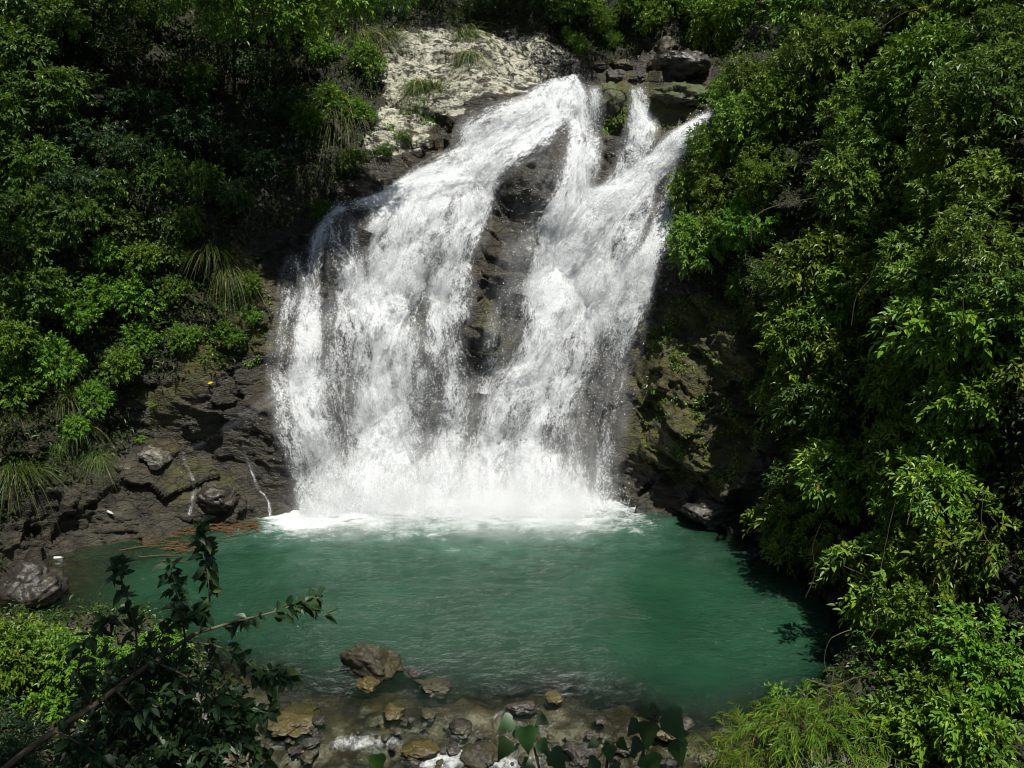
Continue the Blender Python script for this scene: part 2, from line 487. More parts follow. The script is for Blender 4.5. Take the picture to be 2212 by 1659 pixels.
def bed_z(x, y):
    p = np.stack([x * .55, y * .55, x * 0], 1)
    n = fbm(p, 4)
    r = np.sqrt(((x + 1.8) / 9.0) ** 2 + ((y - 18.0) / 5.2) ** 2)
    r2 = np.sqrt(((x - 3.6) / 4.0) ** 2 + ((y - 15.6) / 3.3) ** 2)
    deep = np.maximum(sstep(1.10, 0.35, r + n * .12), sstep(1.12, .3, r2 + n * .15))
    z = -0.15 - 2.3 * deep + water_z(x, y) + n * 0.15
    lb = sstep(-4.2, -8.0, x + n * 1.2) * sstep(15.5, 12.8, y + n)
    z = z + lb * (1.6 + 0.8 * sstep(13, 9, y))
    rb = np.maximum(sstep(2.7, 4.4, x + n * .8) * sstep(11.9, 10.7, y + n * .6), sstep(5.0, 6.6, x + n * .5) * sstep(14.4, 12.4, y + n))
    z = z + rb * 1.3
    hill = np.maximum(0, 8.6 - y) * 1.06 - 0.6 + n * .25
    z = np.where(y < 8.6, np.maximum(z, np.minimum(hill, 7.3 + n * .1)), z)
    return z
gx = np.arange(-16, 13.01, 0.09); gy = np.arange(-9, 23.5, 0.09)
GX, GY = np.meshgrid(gx, gy, indexing='ij')
bz = bed_z(GX.ravel(), GY.ravel())
bp = np.stack([GX.ravel(), GY.ravel(), bz], 1)
bp[:, 2] += fbm(bp * 2.2, 4) * .07
_, cv, cg = cells(np.stack([bp[:, 0] * 2.2, bp[:, 1] * 2.2, bp[:, 0] * 0], 1))
stony = (bp[:, 1] < 15.5) & (bp[:, 1] > 8)
_, cv2, cg2 = cells(np.stack([bp[:, 0] * 4.6 + 7, bp[:, 1] * 4.6, bp[:, 0] * 0], 1))
bp[:, 2] += np.where(stony, (cv - .5) * .13 - np.exp(-cg * 7) * .07 + (cv2 - .5) * .08 - np.exp(-cg2 * 7) * .04, 0)
def mat_bed():
    m, nt, o = new_mat('stream_bed'); n = N(nt)
    P = n.obj()
    a = n.noise(P, 1.3, 5, 0.6, .3); b = n.noise(P, 9, 5, 0.65)
    col = n.mix(n.step(.35, .65, a), (0.016, 0.014, 0.010), (0.065, 0.048, 0.026))
    col = n.mix(n.math('MULTIPLY', n.step(.5, .7, b), .5), col, (0.11, 0.085, 0.045))
    vc = n.node('ShaderNodeTexVoronoi'); n.put(vc.inputs['Vector'], P); vc.inputs['Scale'].default_value = 4.0
    pebble = n.node('ShaderNodeSeparateColor'); n.put(pebble.inputs[0], vc.outputs['Color'])
    col = n.mix(n.math('MULTIPLY', pebble.outputs[0], .75), col, (0.010, 0.009, 0.008))
    sep = n.node('ShaderNodeSeparateXYZ'); n.put(sep.inputs[0], P)
    soil = n.step(0.2, 0.9, sep.outputs[2])
    col = n.mix(soil, col, n.mix(b, (0.012, 0.011, 0.007), (0.045, 0.035, 0.02)))
    n.out(o, n.princ(col, n.math('ADD', .35, n.math('MULTIPLY', soil, .5)), n.bump(b, .6, .05)))
    return m
bed = link('stream_bed', mesh_np('stream_bed', bp, grid_faces(len(gx), len(gy))[:, ::1], True), mat_bed())
tag(bed, kind='structure')
BED_BVH = BVHTree.FromPolygons([tuple(x) for x in bp], [tuple(f) for f in grid_faces(len(gx), len(gy))])

# ---------------------------------------------------------------- the pool and the stream that leaves it: one sheet of turbid water
wx = np.arange(-14.5, 8.6, 0.07); wy = np.arange(7.6, 22.6, 0.07)
WX, WY = np.meshgrid(wx, wy, indexing='ij')
X, Y = WX.ravel(), WY.ravel()
Z = water_z(X, Y)
p3 = np.stack([X, Y, X * 0], 1)
fall_d = np.sqrt((np.maximum(np.abs(X + 1.7) - 3.6, 0)) ** 2 + (FALL_Y - 0.3 - Y).clip(0) ** 2)
amp = 0.028 + 0.085 * np.exp(-fall_d / 3.0) + 0.05 * sstep(12.9, 11.6, Y)
wv = fbm(p3 * (1.3, 2.6, 1), 4, .55) + .35 * np.sin(fall_d * 7 + fbm(p3 * .8, 2) * 5) * np.exp(-fall_d / 4)
rap = sstep(12.6, 11.4, Y)
Z = Z + .016 * sstep(14.2, 12.8, Y) * fbm(p3 * (3.0, 5.0, 1) + 2, 3) + amp * wv + rap * fbm(p3 * 2.6 + 5, 4) * .16
depth = np.clip(Z - bed_z(X, Y), 0, 4)
foam_a = np.exp(-(fall_d / 1.7) ** 1.6) * .98 + 0.40 * np.exp(-(fall_d / 4.4) ** 2) + (fbm(p3 * (.7, 1.1, 1) + 3, 4) * .55 + fbm(p3 * (2.2, 3.2, 1) + 9, 3) * .35) * np.exp(-(fall_d / 4.2) ** 2)
ux, uy, ud = project(np.stack([X, Y, Z], 1))
blob = np.zeros(len(X))
for (bx, by, rx, ry, s) in [(790, 1606, 140, 30, .86), (960, 1640, 120, 40, .98), (1110, 1650, 120, 34, .90), (880, 1590, 260, 20, .55), (1000, 1585, 60, 24, .7), (1230, 1655, 80, 20, .7), (860, 1580, 90, 12, .6), (1100, 1560, 200, 14, .45), (1350, 1600, 120, 20, .5), (640, 1640, 80, 20, .5),
                            (1640, 1195, 60, 14, .55), (410, 1125, 25, 10, .7), (580, 1112, 25, 10, .6), (650, 1125, 70, 25, .5)]:
    blob = np.maximum(blob, s * np.exp(-((ux - bx) / rx) ** 2 - ((uy - by) / ry) ** 2))
foam_a = np.clip(foam_a + blob, 0, 1.3)
def mat_water():
    m, nt, o = new_mat('pool_water'); n = N(nt)
    P = n.obj()
    dep = n.attr('depth'); foam = n.attr('foam')
    rip = n.noise(n.mapping(P, (1.0, 1.5, 1)), 3.1, 5, 0.65, .9)
    rip2 = n.noise(n.mapping(P, (1.0, 1.6, 1)), 8.5, 4, 0.6, .3)
    gust = n.step(.32, .68, n.noise(P, .45, 3, .6))
    hgt = n.math('MULTIPLY', n.math('ADD', n.math('MULTIPLY', rip, .75), n.math('MULTIPLY', rip2, .25)), n.math('ADD', .35, n.math('MULTIPLY', gust, .9)))
    nor = n.bump(hgt, 0.75, 0.22)
    body = n.mix(n.step(.3, .7, n.noise(P, .5, 3, .5)), (0.0085, 0.038, 0.019), (0.015, 0.054, 0.029))
    body = n.mix(n.math('MULTIPLY', n.step(.08, .75, foam), .75), body, (0.055, 0.125, 0.095))        # air bubbles in the churned water
    turbid = n.princ(body, 0.07, nor, .5, IOR=1.33)
    clear = n.node('ShaderNodeBsdfTransparent'); clear.inputs[0].default_value = (0.80, 0.82, 0.70, 1)
    gl = n.node('ShaderNodeBsdfGlossy'); gl.inputs['Roughness'].default_value = .06; n.put(gl.inputs['Normal'], nor)
    fr = n.node('ShaderNodeFresnel'); fr.inputs[0].default_value = 1.33; n.put(fr.inputs['Normal'], nor)
    thin = n.mixs(fr.outputs[0], clear.outputs[0], gl.outputs[0])
    op = n.math('SUBTRACT', 1.0, n.math('POWER', 2.718, n.math('MULTIPLY', n.math('POWER', dep, 1.5), -1.25)))
    sh_ = n.mixs(op, thin, turbid)
    f1 = n.noise(n.mapping(P, (1, 1.3, 1)), 3.2, 7, .7, .8)
    f2 = n.noise(P, 17, 4, .7)
    fm = n.math('ADD', n.math('MULTIPLY', f1, .65), n.math('MULTIPLY', f2, .35))
    fa = n.step(0.0, .46, n.math('SUBTRACT', fm, n.math('SUBTRACT', .80, n.math('MULTIPLY', foam, .55))))
    white = n.princ((.66, .70, .71), .6, n.bump(fm, .7, .1))
    n.out(o, n.mixs(fa, sh_, white))
    return m
pool = link('pool_water', mesh_np('pool_water', np.stack([X, Y, Z], 1), grid_faces(len(wx), len(wy)), True, {'depth': depth, 'foam': foam_a}), mat_water())
tag(pool, kind='structure')

# ---------------------------------------------------------------- the waterfall: sheets of broken white water hugging the rock
def mat_fall():
    m, nt, o = new_mat('white_water'); n = N(nt)
    uv = n.node('ShaderNodeUVMap').outputs[0]
    P = n.obj()
    d = n.attr('dens')
    a = n.noise(n.mapping(uv, (1.0, .36, 1)), 2.3, 4, .6, .5)
    b = n.noise(n.mapping(uv, (1.0, .45, 1)), 9.0, 5, .72, .5)
    c = n.noise(n.mapping(uv, (1.0, .60, 1)), 27, 4, .78, .3)
    s = n.math('ADD', n.math('MULTIPLY', a, .30), n.math('ADD', n.math('MULTIPLY', b, .34), n.math('MULTIPLY', c, .36)))
    s = n.math('ADD', n.math('MULTIPLY', n.math('SUBTRACT', s, .5), 3.6), .5)
    grain = n.step(0.0, .50, n.math('SUBTRACT', s, n.math('SUBTRACT', 1.02, n.math('MULTIPLY', d, 1.05))))
    streak = n.noise(n.mapping(uv, (1.0, .10, 1)), 6.5, 4, .65, .2)
    veil = n.math('MULTIPLY', n.math('MULTIPLY', d, .40), n.step(.36, .72, n.math('ADD', n.math('MULTIPLY', a, .55), n.math('MULTIPLY', streak, .45))))
    al = n.math('SUBTRACT', 1.0, n.math('MULTIPLY', n.math('SUBTRACT', 1.0, grain), n.math('SUBTRACT', 1.0, veil, clamp=True)))
    al = n.math('MULTIPLY', al, n.step(0.0, .16, d))
    nor = n.bump(s, .55, .10)
    dif = n.princ((.82, .85, .87), .45, nor, .4)
    tr = n.node('ShaderNodeBsdfTranslucent'); tr.inputs[0].default_value = (.82, .85, .87, 1); n.put(tr.inputs[1], nor)
    body = n.mixs(.22, dif, tr.outputs[0])
    tp = n.node('ShaderNodeBsdfTransparent')
    n.out(o, n.mixs(al, tp.outputs[0], body))
    return m
M_FALL = mat_fall()

def mat_drop():
    m, nt, o = new_mat('spray_drops'); n = N(nt)
    n.out(o, n.princ((.70, .74, .76), .35, None, .5))
    return m

# picture paths of the streams: (x, y, half width, density)
STREAMS = [
 ('main', [(1262, 188, 44, .6), (1235, 205, 58, .95), (1200, 250, 62, 1), (1150, 300, 62, 1.05), (1080, 350, 60, 1.1), (1000, 395, 55, 1.1), (920, 425, 48, 1.1), (860, 450, 40, 1.05), (800, 500, 40, .8)]),
 ('main', [(1210, 190, 38, .6), (1195, 205, 44, .85), (1165, 235, 50, .95), (1120, 270, 56, .95), (1075, 315, 58, 1), (1040, 360, 55, 1)]),
 ('main', [(1288, 192, 18, .55), (1288, 220, 24, .8), (1282, 280, 30, .8), (1275, 340, 32, .75), (1262, 400, 34, .7), (1245, 460, 40, .75)]),
 ('main', [(1180, 222, 28, .7), (1110, 255, 55, .85), (1045, 290, 62, .85), (1010, 345, 55, .9), (930, 385, 42, 1), (860, 418, 32, 1.0), (800, 440, 26, .9), (760, 452, 20, .6)]),
 ('wisp', [(765, 448, 24, .7), (735, 458, 26, .85), (708, 480, 24, .85), (690, 520, 26, .8), (680, 570, 30, .8), (672, 620, 36, .85), (670, 700, 42, .9), (665, 780, 50, .95), (660, 870, 54, 1.05), (680, 950, 52, 1.0), (705, 1040, 50, .95), (725, 1105, 56, 1.1)]),
 ('wisp', [(800, 442, 14, .6), (806, 480, 16, .75), (812, 530, 20, .8), (815, 590, 28, .8), (812, 660, 34, .8)]),
 ('wisp', [(762, 455, 12, .6), (766, 500, 14, .7), (772, 550, 18, .75), (776, 610, 26, .75), (775, 690, 34, .75)]),
 ('main', [(960, 395, 55, .95), (905, 470, 88, 1.0), (865, 560, 95, 1.05), (840, 660, 92, 1.0), (830, 760, 92, .92), (830, 860, 92, .88), (828, 960, 95, 1.05), (815, 1100, 115, 1.35)]),
 ('main', [(1090, 330, 45, .95), (1020, 430, 66, .85), (985, 540, 72, .78), (970, 650, 66, .78), (962, 760, 66, .68), (958, 860, 66, .68), (948, 960, 72, .72), (935, 1100, 95, 1.3)]),
 ('wisp', [(735, 455, 34, .6), (742, 530, 48, .66), (757, 620, 54, .68), (748, 720, 66, .66), (735, 820, 78, .70), (745, 920, 84, .74), (752, 1020, 86, .8), (765, 1105, 80, 1)]),
 ('wisp', [(640, 540, 24, .46), (624, 640, 34, .56), (612, 740, 42, .58), (610, 840, 44, .74), (636, 940, 46, .72), (664, 1040, 46, .76), (684, 1108, 52, .95)]),
 ('main', [(1262, 190, 36, .65), (1258, 250, 42, .88), (1252, 330, 44, .8), (1232, 410, 54, .85), (1195, 480, 64, .9), (1165, 560, 64, .85), (1135, 640, 60, .75)]),
 ('main', [(1378, 190, 28, .65), (1384, 230, 36, .92), (1390, 290, 46, .88), (1368, 350, 52, .78), (1330, 410, 46, .8), (1290, 460, 50, .85)]),
 ('main', [(1552, 232, 15, .7), (1520, 270, 30, 1.05), (1472, 312, 42, 1.15), (1410, 368, 46, 1.2), (1345, 420, 58, 1.2), (1275, 480, 80, 1.2), (1225, 560, 94, 1.2), (1190, 640, 94, 1.1), (1160, 740, 88, 1.0), (1115, 840, 86, .95), (1075, 940, 84, .95), (1055, 1040, 88, 1.0), (1045, 1100, 105, 1.35)]),
 ('main', [(1400, 385, 46, .85), (1365, 465, 68, .95), (1325, 560, 82, .98), (1280, 660, 88, .88), (1240, 760, 88, .78), (1200, 860, 88, .76), (1175, 960, 86, .8), (1155, 1100, 100, 1.25)]),
 ('wisp', [(1490, 330, 26, .55), (1455, 420, 34, .7), (1425, 520, 40, .72), (1390, 620, 44, .68), (1365, 720, 48, .6), (1340, 820, 52, .52), (1320, 920, 46, .55), (1312, 1020, 42, .55), (1300, 1095, 50, .7)]),
 ('wisp', [(1390, 520, 48, .72), (1330, 680, 54, .62), (1285, 800, 54, .5), (1262, 900, 54, .5), (1250, 1000, 60, .58), (1245, 1100, 75, .85)]),
 ('thread', [(1235, 700, 12, .5), (1205, 790, 18, .85), (1175, 880, 20, .95), (1150, 970, 22, 1), (1138, 1060, 24, 1)]),
 ('thread', [(905, 900, 14, .4), (880, 960, 22, .9), (855, 1030, 30, 1), (840, 1095, 40, 1.1)]),
 ('wisp', [(610, 850, 26, .5), (560, 885, 26, .34), (500, 920, 24, .26), (440, 955, 18, .26), (392, 978, 10, .42)]),
 ('wisp', [(1000, 800, 40, .3), (985, 880, 56, .62), (975, 970, 66, .66), (965, 1040, 70, .75), (960, 1105, 80, 1.0)]),
 ('wisp', [(1215, 300, 36, .28), (1170, 400, 44, .27), (1120, 520, 40, .24), (1085, 640, 40, .26), (1060, 760, 44, .42), (1040, 850, 50, .6)]),
 ('wisp', [(905, 700, 50, .5), (895, 800, 56, .62), (890, 900, 60, .62), (885, 1000, 64, .66), (880, 1105, 74, .9)]),
 ('wisp', [(1120, 960, 60, .6), (1105, 1030, 70, .7), (1100, 1105, 80, 1)]),
 ('trickle', [(390, 975, 5, .38), (399, 1000, 8, .52), (412, 1030, 7, .60), (424, 1052, 10, .55), (414, 1085, 7, .58), (408, 1125, 10, .7)]),
 ('trickle', [(404, 1005, 4, .3), (418, 1040, 6, .5), (430, 1056, 5, .4)]),
 ('trickle', [(525, 950, 4, .3), (532, 985, 5, .48), (548, 1025, 6, .55), (560, 1058, 7, .55), (580, 1080, 6, .6), (584, 1114, 9, .7)]),
 ('trickle', [(536, 1000, 3, .3), (530, 1050, 4, .45), (537, 1095, 5, .45)]),
 ('trickle', [(1436, 575, 4, .4), (1444, 620, 5, .55), (1452, 665, 5, .55), (1430, 690, 7, .5)]),
 ('trickle', [(1405, 690, 5, .45), (1392, 730, 6, .55), (1385, 790, 10, .45)]),
]
def cat1(vals, n):
    vals = np.asarray(vals, float)
    return catmull(vals, np.linspace(0, len(vals) - 1, n))

fall_root = bpy.data.objects.new('waterfall', None); COL.objects.link(fall_root)
fall_root.location = (-1.4, 21.6, 0)
tag(fall_root, 'tall white waterfall splitting round dark rock and crashing into the green pool', 'waterfall')
RIB = []
rf = random.Random(3)
def ribbon(path, layer, seed, wide=1.0):
    pts = np.array(path, float)
    length = np.linalg.norm(np.diff(pts[:, :2], axis=0), axis=1).sum()
    n = max(12, int(length / 6))
    c = cat1(pts, n)
    w = c[:, 2] * wide
    m = int(np.clip(w.max() / 3.0, 6, 44))
    tan = np.gradient(c[:, :2], axis=0); tan /= np.linalg.norm(tan, axis=1)[:, None] + 1e-9
    side = np.stack([-tan[:, 1], tan[:, 0]], 1)
    side = side * .65 + np.array([-1.0, 0]) * .35 * np.sign((side @ np.array([-1.0, 0]))[:, None])
    us = np.linspace(-1, 1, m)
    P = np.full((n, m, 3), np.nan); Nn = np.zeros((n, m, 3))
    for a in range(n):
        for b in range(m):
            x = c[a, 0] + side[a, 0] * us[b] * w[a]; y = c[a, 1] + side[a, 1] * us[b] * w[a]
            h, no, _, _ = (ROCK_BVH if layer < 0 else SMOOTH_BVH).ray_cast(CAMP, ray(x, y))
            if h is None or h.z < -.15:
                h = on_plane(x, min(y, 1180), 0.02); no = Vector((0, -1, 0))
            if no.dot(ray(x, y)) > 0: no = -no
            P[a, b] = h; Nn[a, b] = no
    for _ in range(4):
        Nn[1:-1] = (Nn[:-2] + Nn[1:-1] + Nn[2:]) / 3; Nn[:, 1:-1] = (Nn[:, :-2] + Nn[:, 1:-1] + Nn[:, 2:]) / 3
        P[1:-1] = P[1:-1] * .5 + (P[:-2] + P[2:]) * .25
    Nn /= np.linalg.norm(Nn, axis=2)[..., None] + 1e-9
    vlen = np.concatenate([[0], np.cumsum(np.linalg.norm(np.diff(P[:, m // 2], axis=0), axis=1))])
    U = us[None, :] * (w[:, None] * .0135); V = np.repeat(vlen[:, None], m, 1)
    q = np.stack([U.ravel() * 1.3, V.ravel() * .7, np.full(U.size, seed * 3.7)], 1)
    off = .16 + layer * .17 + (.12 + .12 * layer) * (1 - us[None, :] ** 2) + (fbm(q * 1.4, 4, .55) * .16).reshape(n, m)
    off = off * np.clip(w / 58.0, .22, 1)[:, None] if layer >= 0 else off * 0 + .035
    P = P + Nn * off[..., None]
    edge = (1 - np.abs(us) ** 2.6)[None, :]
    fade = np.minimum(1, np.linspace(0, 1, n) * 14)[:, None]
    big = (fbm(q * (0.8, .45, 1) + 9, 4) * .58).reshape(n, m)
    if layer < 0: c[:, 3] *= np.clip(.75 + 1.0 * fbm(np.stack([vlen * 2.2, vlen * 0 + seed, vlen * 0], 1), 3), .3, 1.2)
    dens = np.clip(c[:, 3][:, None] * (.30 + .70 * edge) * np.sqrt(edge) * fade + big * edge, 0, 1.4)
    return P, U, V, dens

for si, (kind, path) in enumerate(STREAMS):
    layers = {'main': 2, 'wisp': 2, 'thread': 1, 'trickle': 1}[kind]
    V_, F_, UV_, D_, n0 = [], [], [], [], 0
    for L in range(layers):
        pth = path if kind != 'trickle' else path
        P, U, V, dn = ribbon(pth, L if kind != 'trickle' else -.6, si * 5 + L, (1.0, .92, .80)[L] * (.75 if kind == 'trickle' else 1))
        dn = dn * (1.0, .72, .55)[L] * (1 if kind != 'thread' else .9)
        n_, m_ = dn.shape
        V_.append(P.reshape(-1, 3)); D_.append(dn.ravel())
        UV_.append(np.stack([U.ravel() + si * 13.1 + L * 5.7, V.ravel() + si * 7.3 + L * 3.1], 1))
        F_.append(grid_faces(n_, m_) + n0); n0 += n_ * m_
        RIB.append((P, dn, kind))
    nm = {'main': 'cascade', 'wisp': 'water_veil', 'thread': 'water_jet', 'trickle': 'trickle'}[kind]
    v = np.concatenate(V_) - np.array(fall_root.location)
    link(nm, mesh_np(nm, v, np.concatenate(F_), True, {'dens': np.concatenate(D_)}, np.concatenate(UV_)), M_FALL, fall_root)

# loose drops thrown off the sheets, each a tiny four-sided grain
dr = np.random.RandomState(11)
DP = []
for P, dn, kind in RIB:
    if kind == 'trickle' or P[0, 0, 0] < -5 and P[-1, 0, 2] > 1.5: continue
    n_, m_ = dn.shape
    k = int(n_ * m_ * (.36 if kind != 'trickle' else .02))
    a = dr.randint(1, n_ - 1, k); b = np.clip(np.abs(dr.normal(0, .5, k)), 0, 1)
    b = np.clip((((b * dr.choice([-1, 1], k)) + 1) / 2 * (m_ - 1)).astype(int), 0, m_ - 1)
    keep = dr.rand(k) < .25 + .6 * np.clip(dn[a, b], 0, 1)
    q = P[a, b][keep]
    q = q + dr.normal(0, 1, q.shape) * (.06, .07, .12) + np.array([0, -1, 0]) * (np.abs(dr.normal(0, .10, len(q))))[:, None]
    DP.append(q)
# splash at the foot
k = 9000
xx = dr.uniform(-5.9, 3.3, k)
q = np.stack([xx, 21.2 - np.abs(dr.normal(0, .5, k)), np.abs(dr.normal(0, .38, k)) + .02], 1)
DP.append(q)
DP = np.concatenate(DP)
DP = DP[DP[:, 2] > 0]
sz = np.clip(dr.lognormal(math.log(.0052), .40, len(DP)), .003, .012)
T = np.array([(1, 1, 1), (-1, -1, 1), (-1, 1, -1), (1, -1, -1)], float)
qr = dr.normal(size=(len(DP), 3, 3)); qr, _ = np.linalg.qr(qr)
dv = DP[:, None, :] + np.einsum('nij,kj->nki', qr, T) * sz[:, None, None] * np.array([1, 1, 1.5])
df = (np.arange(len(DP)) * 4)[:, None, None] + np.array([(0, 1, 2), (0, 3, 1), (0, 2, 3), (1, 3, 2)])
o = link('spray', mesh_np('spray', dv.reshape(-1, 3) - np.array(fall_root.location), df.reshape(-1, 3), False), mat_drop(), fall_root)
o['kind'] = 'stuff'

# mist hanging over the foot of the falls
def mat_mist():
    m, nt, o = new_mat('mist'); n = N(nt)
    P = n.obj()
    sep = n.node('ShaderNodeSeparateXYZ'); n.put(sep.inputs[0], P)
    up = n.math('POWER', 2.718, n.math('MULTIPLY', sep.outputs[2], -1.9))
    nz = n.step(.40, .68, n.noise(P, .95, 3, .6))
    yf = n.step(-3.4, -1.0, sep.outputs[1])
    xf = n.math('MULTIPLY', n.step(-4.9, -3.2, sep.outputs[0]), n.step(4.7, 2.4, sep.outputs[0]))
    den = n.math('MULTIPLY', n.math('MULTIPLY', up, n.math('MULTIPLY', yf, xf)), n.math('ADD', .25, n.math('MULTIPLY', nz, 1.3)))
    v = n.node('ShaderNodeVolumePrincipled')
    v.inputs['Color'].default_value = (.98, .99, 1, 1)
    v.inputs['Anisotropy'].default_value = .0
    n.put(v.inputs['Density'], n.math('MULTIPLY', den, 2.4))
    nt.links.new(v.outputs[0], o.inputs['Volume'])
    return m
x0, x1, y0, y1, z0, z1 = -5.4, 5.3, -3.4, .9, .12, 3.0
v = [(x, y, z) for x in (x0, x1) for y in (y0, y1) for z in (z0, z1)]
f = [(0, 1, 3, 2), (4, 6, 7, 5), (0, 4, 5, 1), (2, 3, 7, 6), (0, 2, 6, 4), (1, 5, 7, 3)]
o = link('mist', mesh_np('mist', v, np.array(f), False), mat_mist(), fall_root)
o['kind'] = 'stuff'
sc.cycles.volume_bounces = 3
sc.cycles.volume_step_rate = 3.0
sc.cycles.volume_max_steps = 64

# ---------------------------------------------------------------- loose rocks, each a thing of its own
import bmesh
def rock_mesh(seed, dims, chops=9, rough=.17, flat=.0, sub=5):
    bm = bmesh.new(); bmesh.ops.create_icosphere(bm, subdivisions=sub, radius=1.0)
    bm.verts.ensure_lookup_table()
    v = np.array([tuple(x.co) for x in bm.verts]); f = np.array([[q.index for q in x.verts] for x in bm.faces]); bm.free()
    r = np.random.RandomState(seed)
    v *= (1 + .20 * fbm(v * 1.1 + seed * 3.1, 3))[:, None]
    for _ in range(chops):
        d = r.normal(size=3); d /= np.linalg.norm(d)
        h = r.uniform(.55, .92)
        t = v @ d
        v -= np.clip(t - h, 0, None)[:, None] * d * .88
    v += (v / (np.linalg.norm(v, axis=1)[:, None] + 1e-6)) * (fbm(v * 2.6 + seed, 5, .6) * rough)[:, None]
    k = facets(v * 1.9 + seed * 1.7, 1.0)
    v += (v / (np.linalg.norm(v, axis=1)[:, None] + 1e-6)) * (k * rough * 1.0)[:, None]
    return mesh_np('rock', v * np.array(dims), f, True)

M_BROWN = mat_boulder('brown_rock', (0.011, 0.009, 0.006), (0.046, 0.038, 0.024), (0.028, 0.026, 0.006), .45, .4)
M_YELLOW = mat_boulder('yellow_algae_rock', (0.017, 0.015, 0.008), (0.050, 0.038, 0.018), (0.058, 0.046, 0.011), .65, .65)
M_GREY = mat_boulder('grey_rock', (0.013, 0.013, 0.011), (0.051, 0.047, 0.041), (0.036, 0.036, 0.015), .15, .35)
M_DARK = mat_boulder('dark_wet_shaded_rock', (.010, .009, .008), (.045, .039, .031), (.05, .06, .015), .2, .75)  # dark wet stones; also colours in the shade on the far-left boulder
M_MOSSY = mat_boulder('mossy_rock', (0.021, 0.022, 0.014), (0.070, 0.068, 0.035), (0.038, 0.056, 0.008), 1.0, .3)
M_PALE = mat_boulder('lichen_rock', (.020, .018, .014), (.07, .063, .05), (.20, .19, .145), .30, .3)

def rock(name, label, cat, x, y, wpx, hpx, m, seed, on='water', depth=1.0, sink=.35, group=None, rz=None, chops=9, z=None, tilt=0):
    chops += 6
    if on == 'water':
        p = on_plane(x, y + hpx * .5, 0.0)
        for _ in range(4): p = on_plane(x, y + hpx * .5, float(water_z(np.array([p.x]), np.array([p.y]))[0]))
    else:
        h = (ROCK_BVH if on == 'cliff' else BED_BVH).ray_cast(CAMP, ray(x, y + hpx * .35))[0]
        p = h if h is not None else on_plane(x, y, 0)
    px_m = (p - CAMP).dot(FWD) / FPX
    w, hh = wpx * px_m * .47, hpx * px_m * (.54 if on != 'water' or sink < .1 else .40)
    o = link(name, rock_mesh(seed, (w, w * depth, hh), chops), m)
    o.location = (p.x, p.y + w * depth * .35, p.z + hh * ((.62 if sink < .1 else 1 - sink * 1.6) if on != 'water' or sink < .1 else (.34 - sink * .7)))
    o.rotation_euler = (0, R(tilt), (seed * 1.3) % .6 - .3 if rz is None else rz)
    tag(o, label, cat, group)
    return o
rock('boulder', 'large brown boulder standing out of the front of the green pool', 'boulder', 798, 1418, 128, 84, M_BROWN, 44, tilt=14, sink=.05, depth=.8)
rock('rock', 'small flat yellow mossy rock just in front of the large brown pool boulder', 'rock', 795, 1471, 60, 26, M_YELLOW, 8)
rock('rock', 'low flat brown slab in shallow water right of the large pool boulder', 'rock', 940, 1476, 106, 32, M_BROWN, 12, depth=.7)
rock('rock', 'small dark stone between the large pool boulder and the flat brown slab', 'rock', 888, 1449, 46, 20, M_DARK, 15)
rock('rock', 'broad yellow algae covered slab lying under the shallow water at lower left', 'rock', 622, 1552, 136, 40, M_YELLOW, 19, sink=.52)
rock('rock', 'brown submerged slab behind the broad yellow algae covered slab', 'rock', 545, 1510, 120, 34, M_BROWN, 20, sink=.56)
rock('rock', 'small grey stone right below the broad yellow algae covered slab', 'rock', 672, 1599, 44, 22, M_GREY, 23)
rock('rock', 'small brown stone at the left end of the white rapids', 'rock', 664, 1628, 42, 22, M_BROWN, 27)
rock('rock', 'dark wet stone above the middle of the white rapids', 'rock', 992, 1566, 66, 30, M_DARK, 31)
rock('rock', 'yellow brown rounded rock in the middle of the white rapids', 'rock', 908, 1606, 100, 40, M_YELLOW, 36, depth=.8)
rock('rock', 'small dark wet stone below the yellow brown rock in the rapids', 'rock', 893, 1638, 52, 26, M_DARK, 41)
rock('rock', 'broad brown rock right of the main white rapid', 'rock', 1035, 1622, 104, 52, M_BROWN, 45)
rock('rock', 'small yellow stone breaking the surface near the middle of the shallows', 'rock', 1197, 1502, 46, 18, M_YELLOW, 49)
rock('rock', 'dark layered flat rock left of the small yellow stone in the shallows', 'rock', 1130, 1521, 80, 24, M_DARK, 52, depth=.6)
rock('rock', 'grey wet rock between the heart-leaved saplings at the bottom', 'rock', 1256, 1612, 70, 52, M_GREY, 57)
rock('rock', 'brown flat rock behind the right heart-leaved sapling', 'rock', 1350, 1600, 80, 36, M_BROWN, 61)
rock('rock', 'ochre flat stone by the bamboo grass at the stream edge', 'rock', 1440, 1575, 76, 26, M_YELLOW, 63)
rock('rock', 'dark stone at the foot of the bamboo grass mound', 'rock', 1480, 1556, 50, 22, M_DARK, 66)
rock('rock', 'submerged ochre stone left of the middle of the shallows', 'rock', 850, 1530, 62, 24, M_YELLOW, 70, sink=.52)
rock('rock', 'small olive stone just breaking the water below the flat brown slab', 'rock', 925, 1537, 44, 16, M_BROWN, 72)
rock('boulder', 'big rounded shade-darkened boulder at the left edge of the pool', 'boulder', 58, 1262, 140, 88, M_DARK, 77, sink=.09, rz=.2, chops=5)  # shade on this boulder is put into its colour by the dark rock
rock('boulder', 'pale brown boulder behind the sunlit bush at the lower left', 'boulder', 350, 1320, 80, 44, M_BROWN, 79, on='bed')
rock('boulder', 'large dark boulder in the stream above the right of the lip', 'boulder', 1478, 142, 150, 76, M_DARK, 83, on='cliff', sink=.2, chops=7)
rock('boulder', 'tilted brown slab leaning on the large dark boulder above the lip', 'boulder', 1432, 112, 90, 62, M_BROWN, 86, on='cliff', tilt=-28)
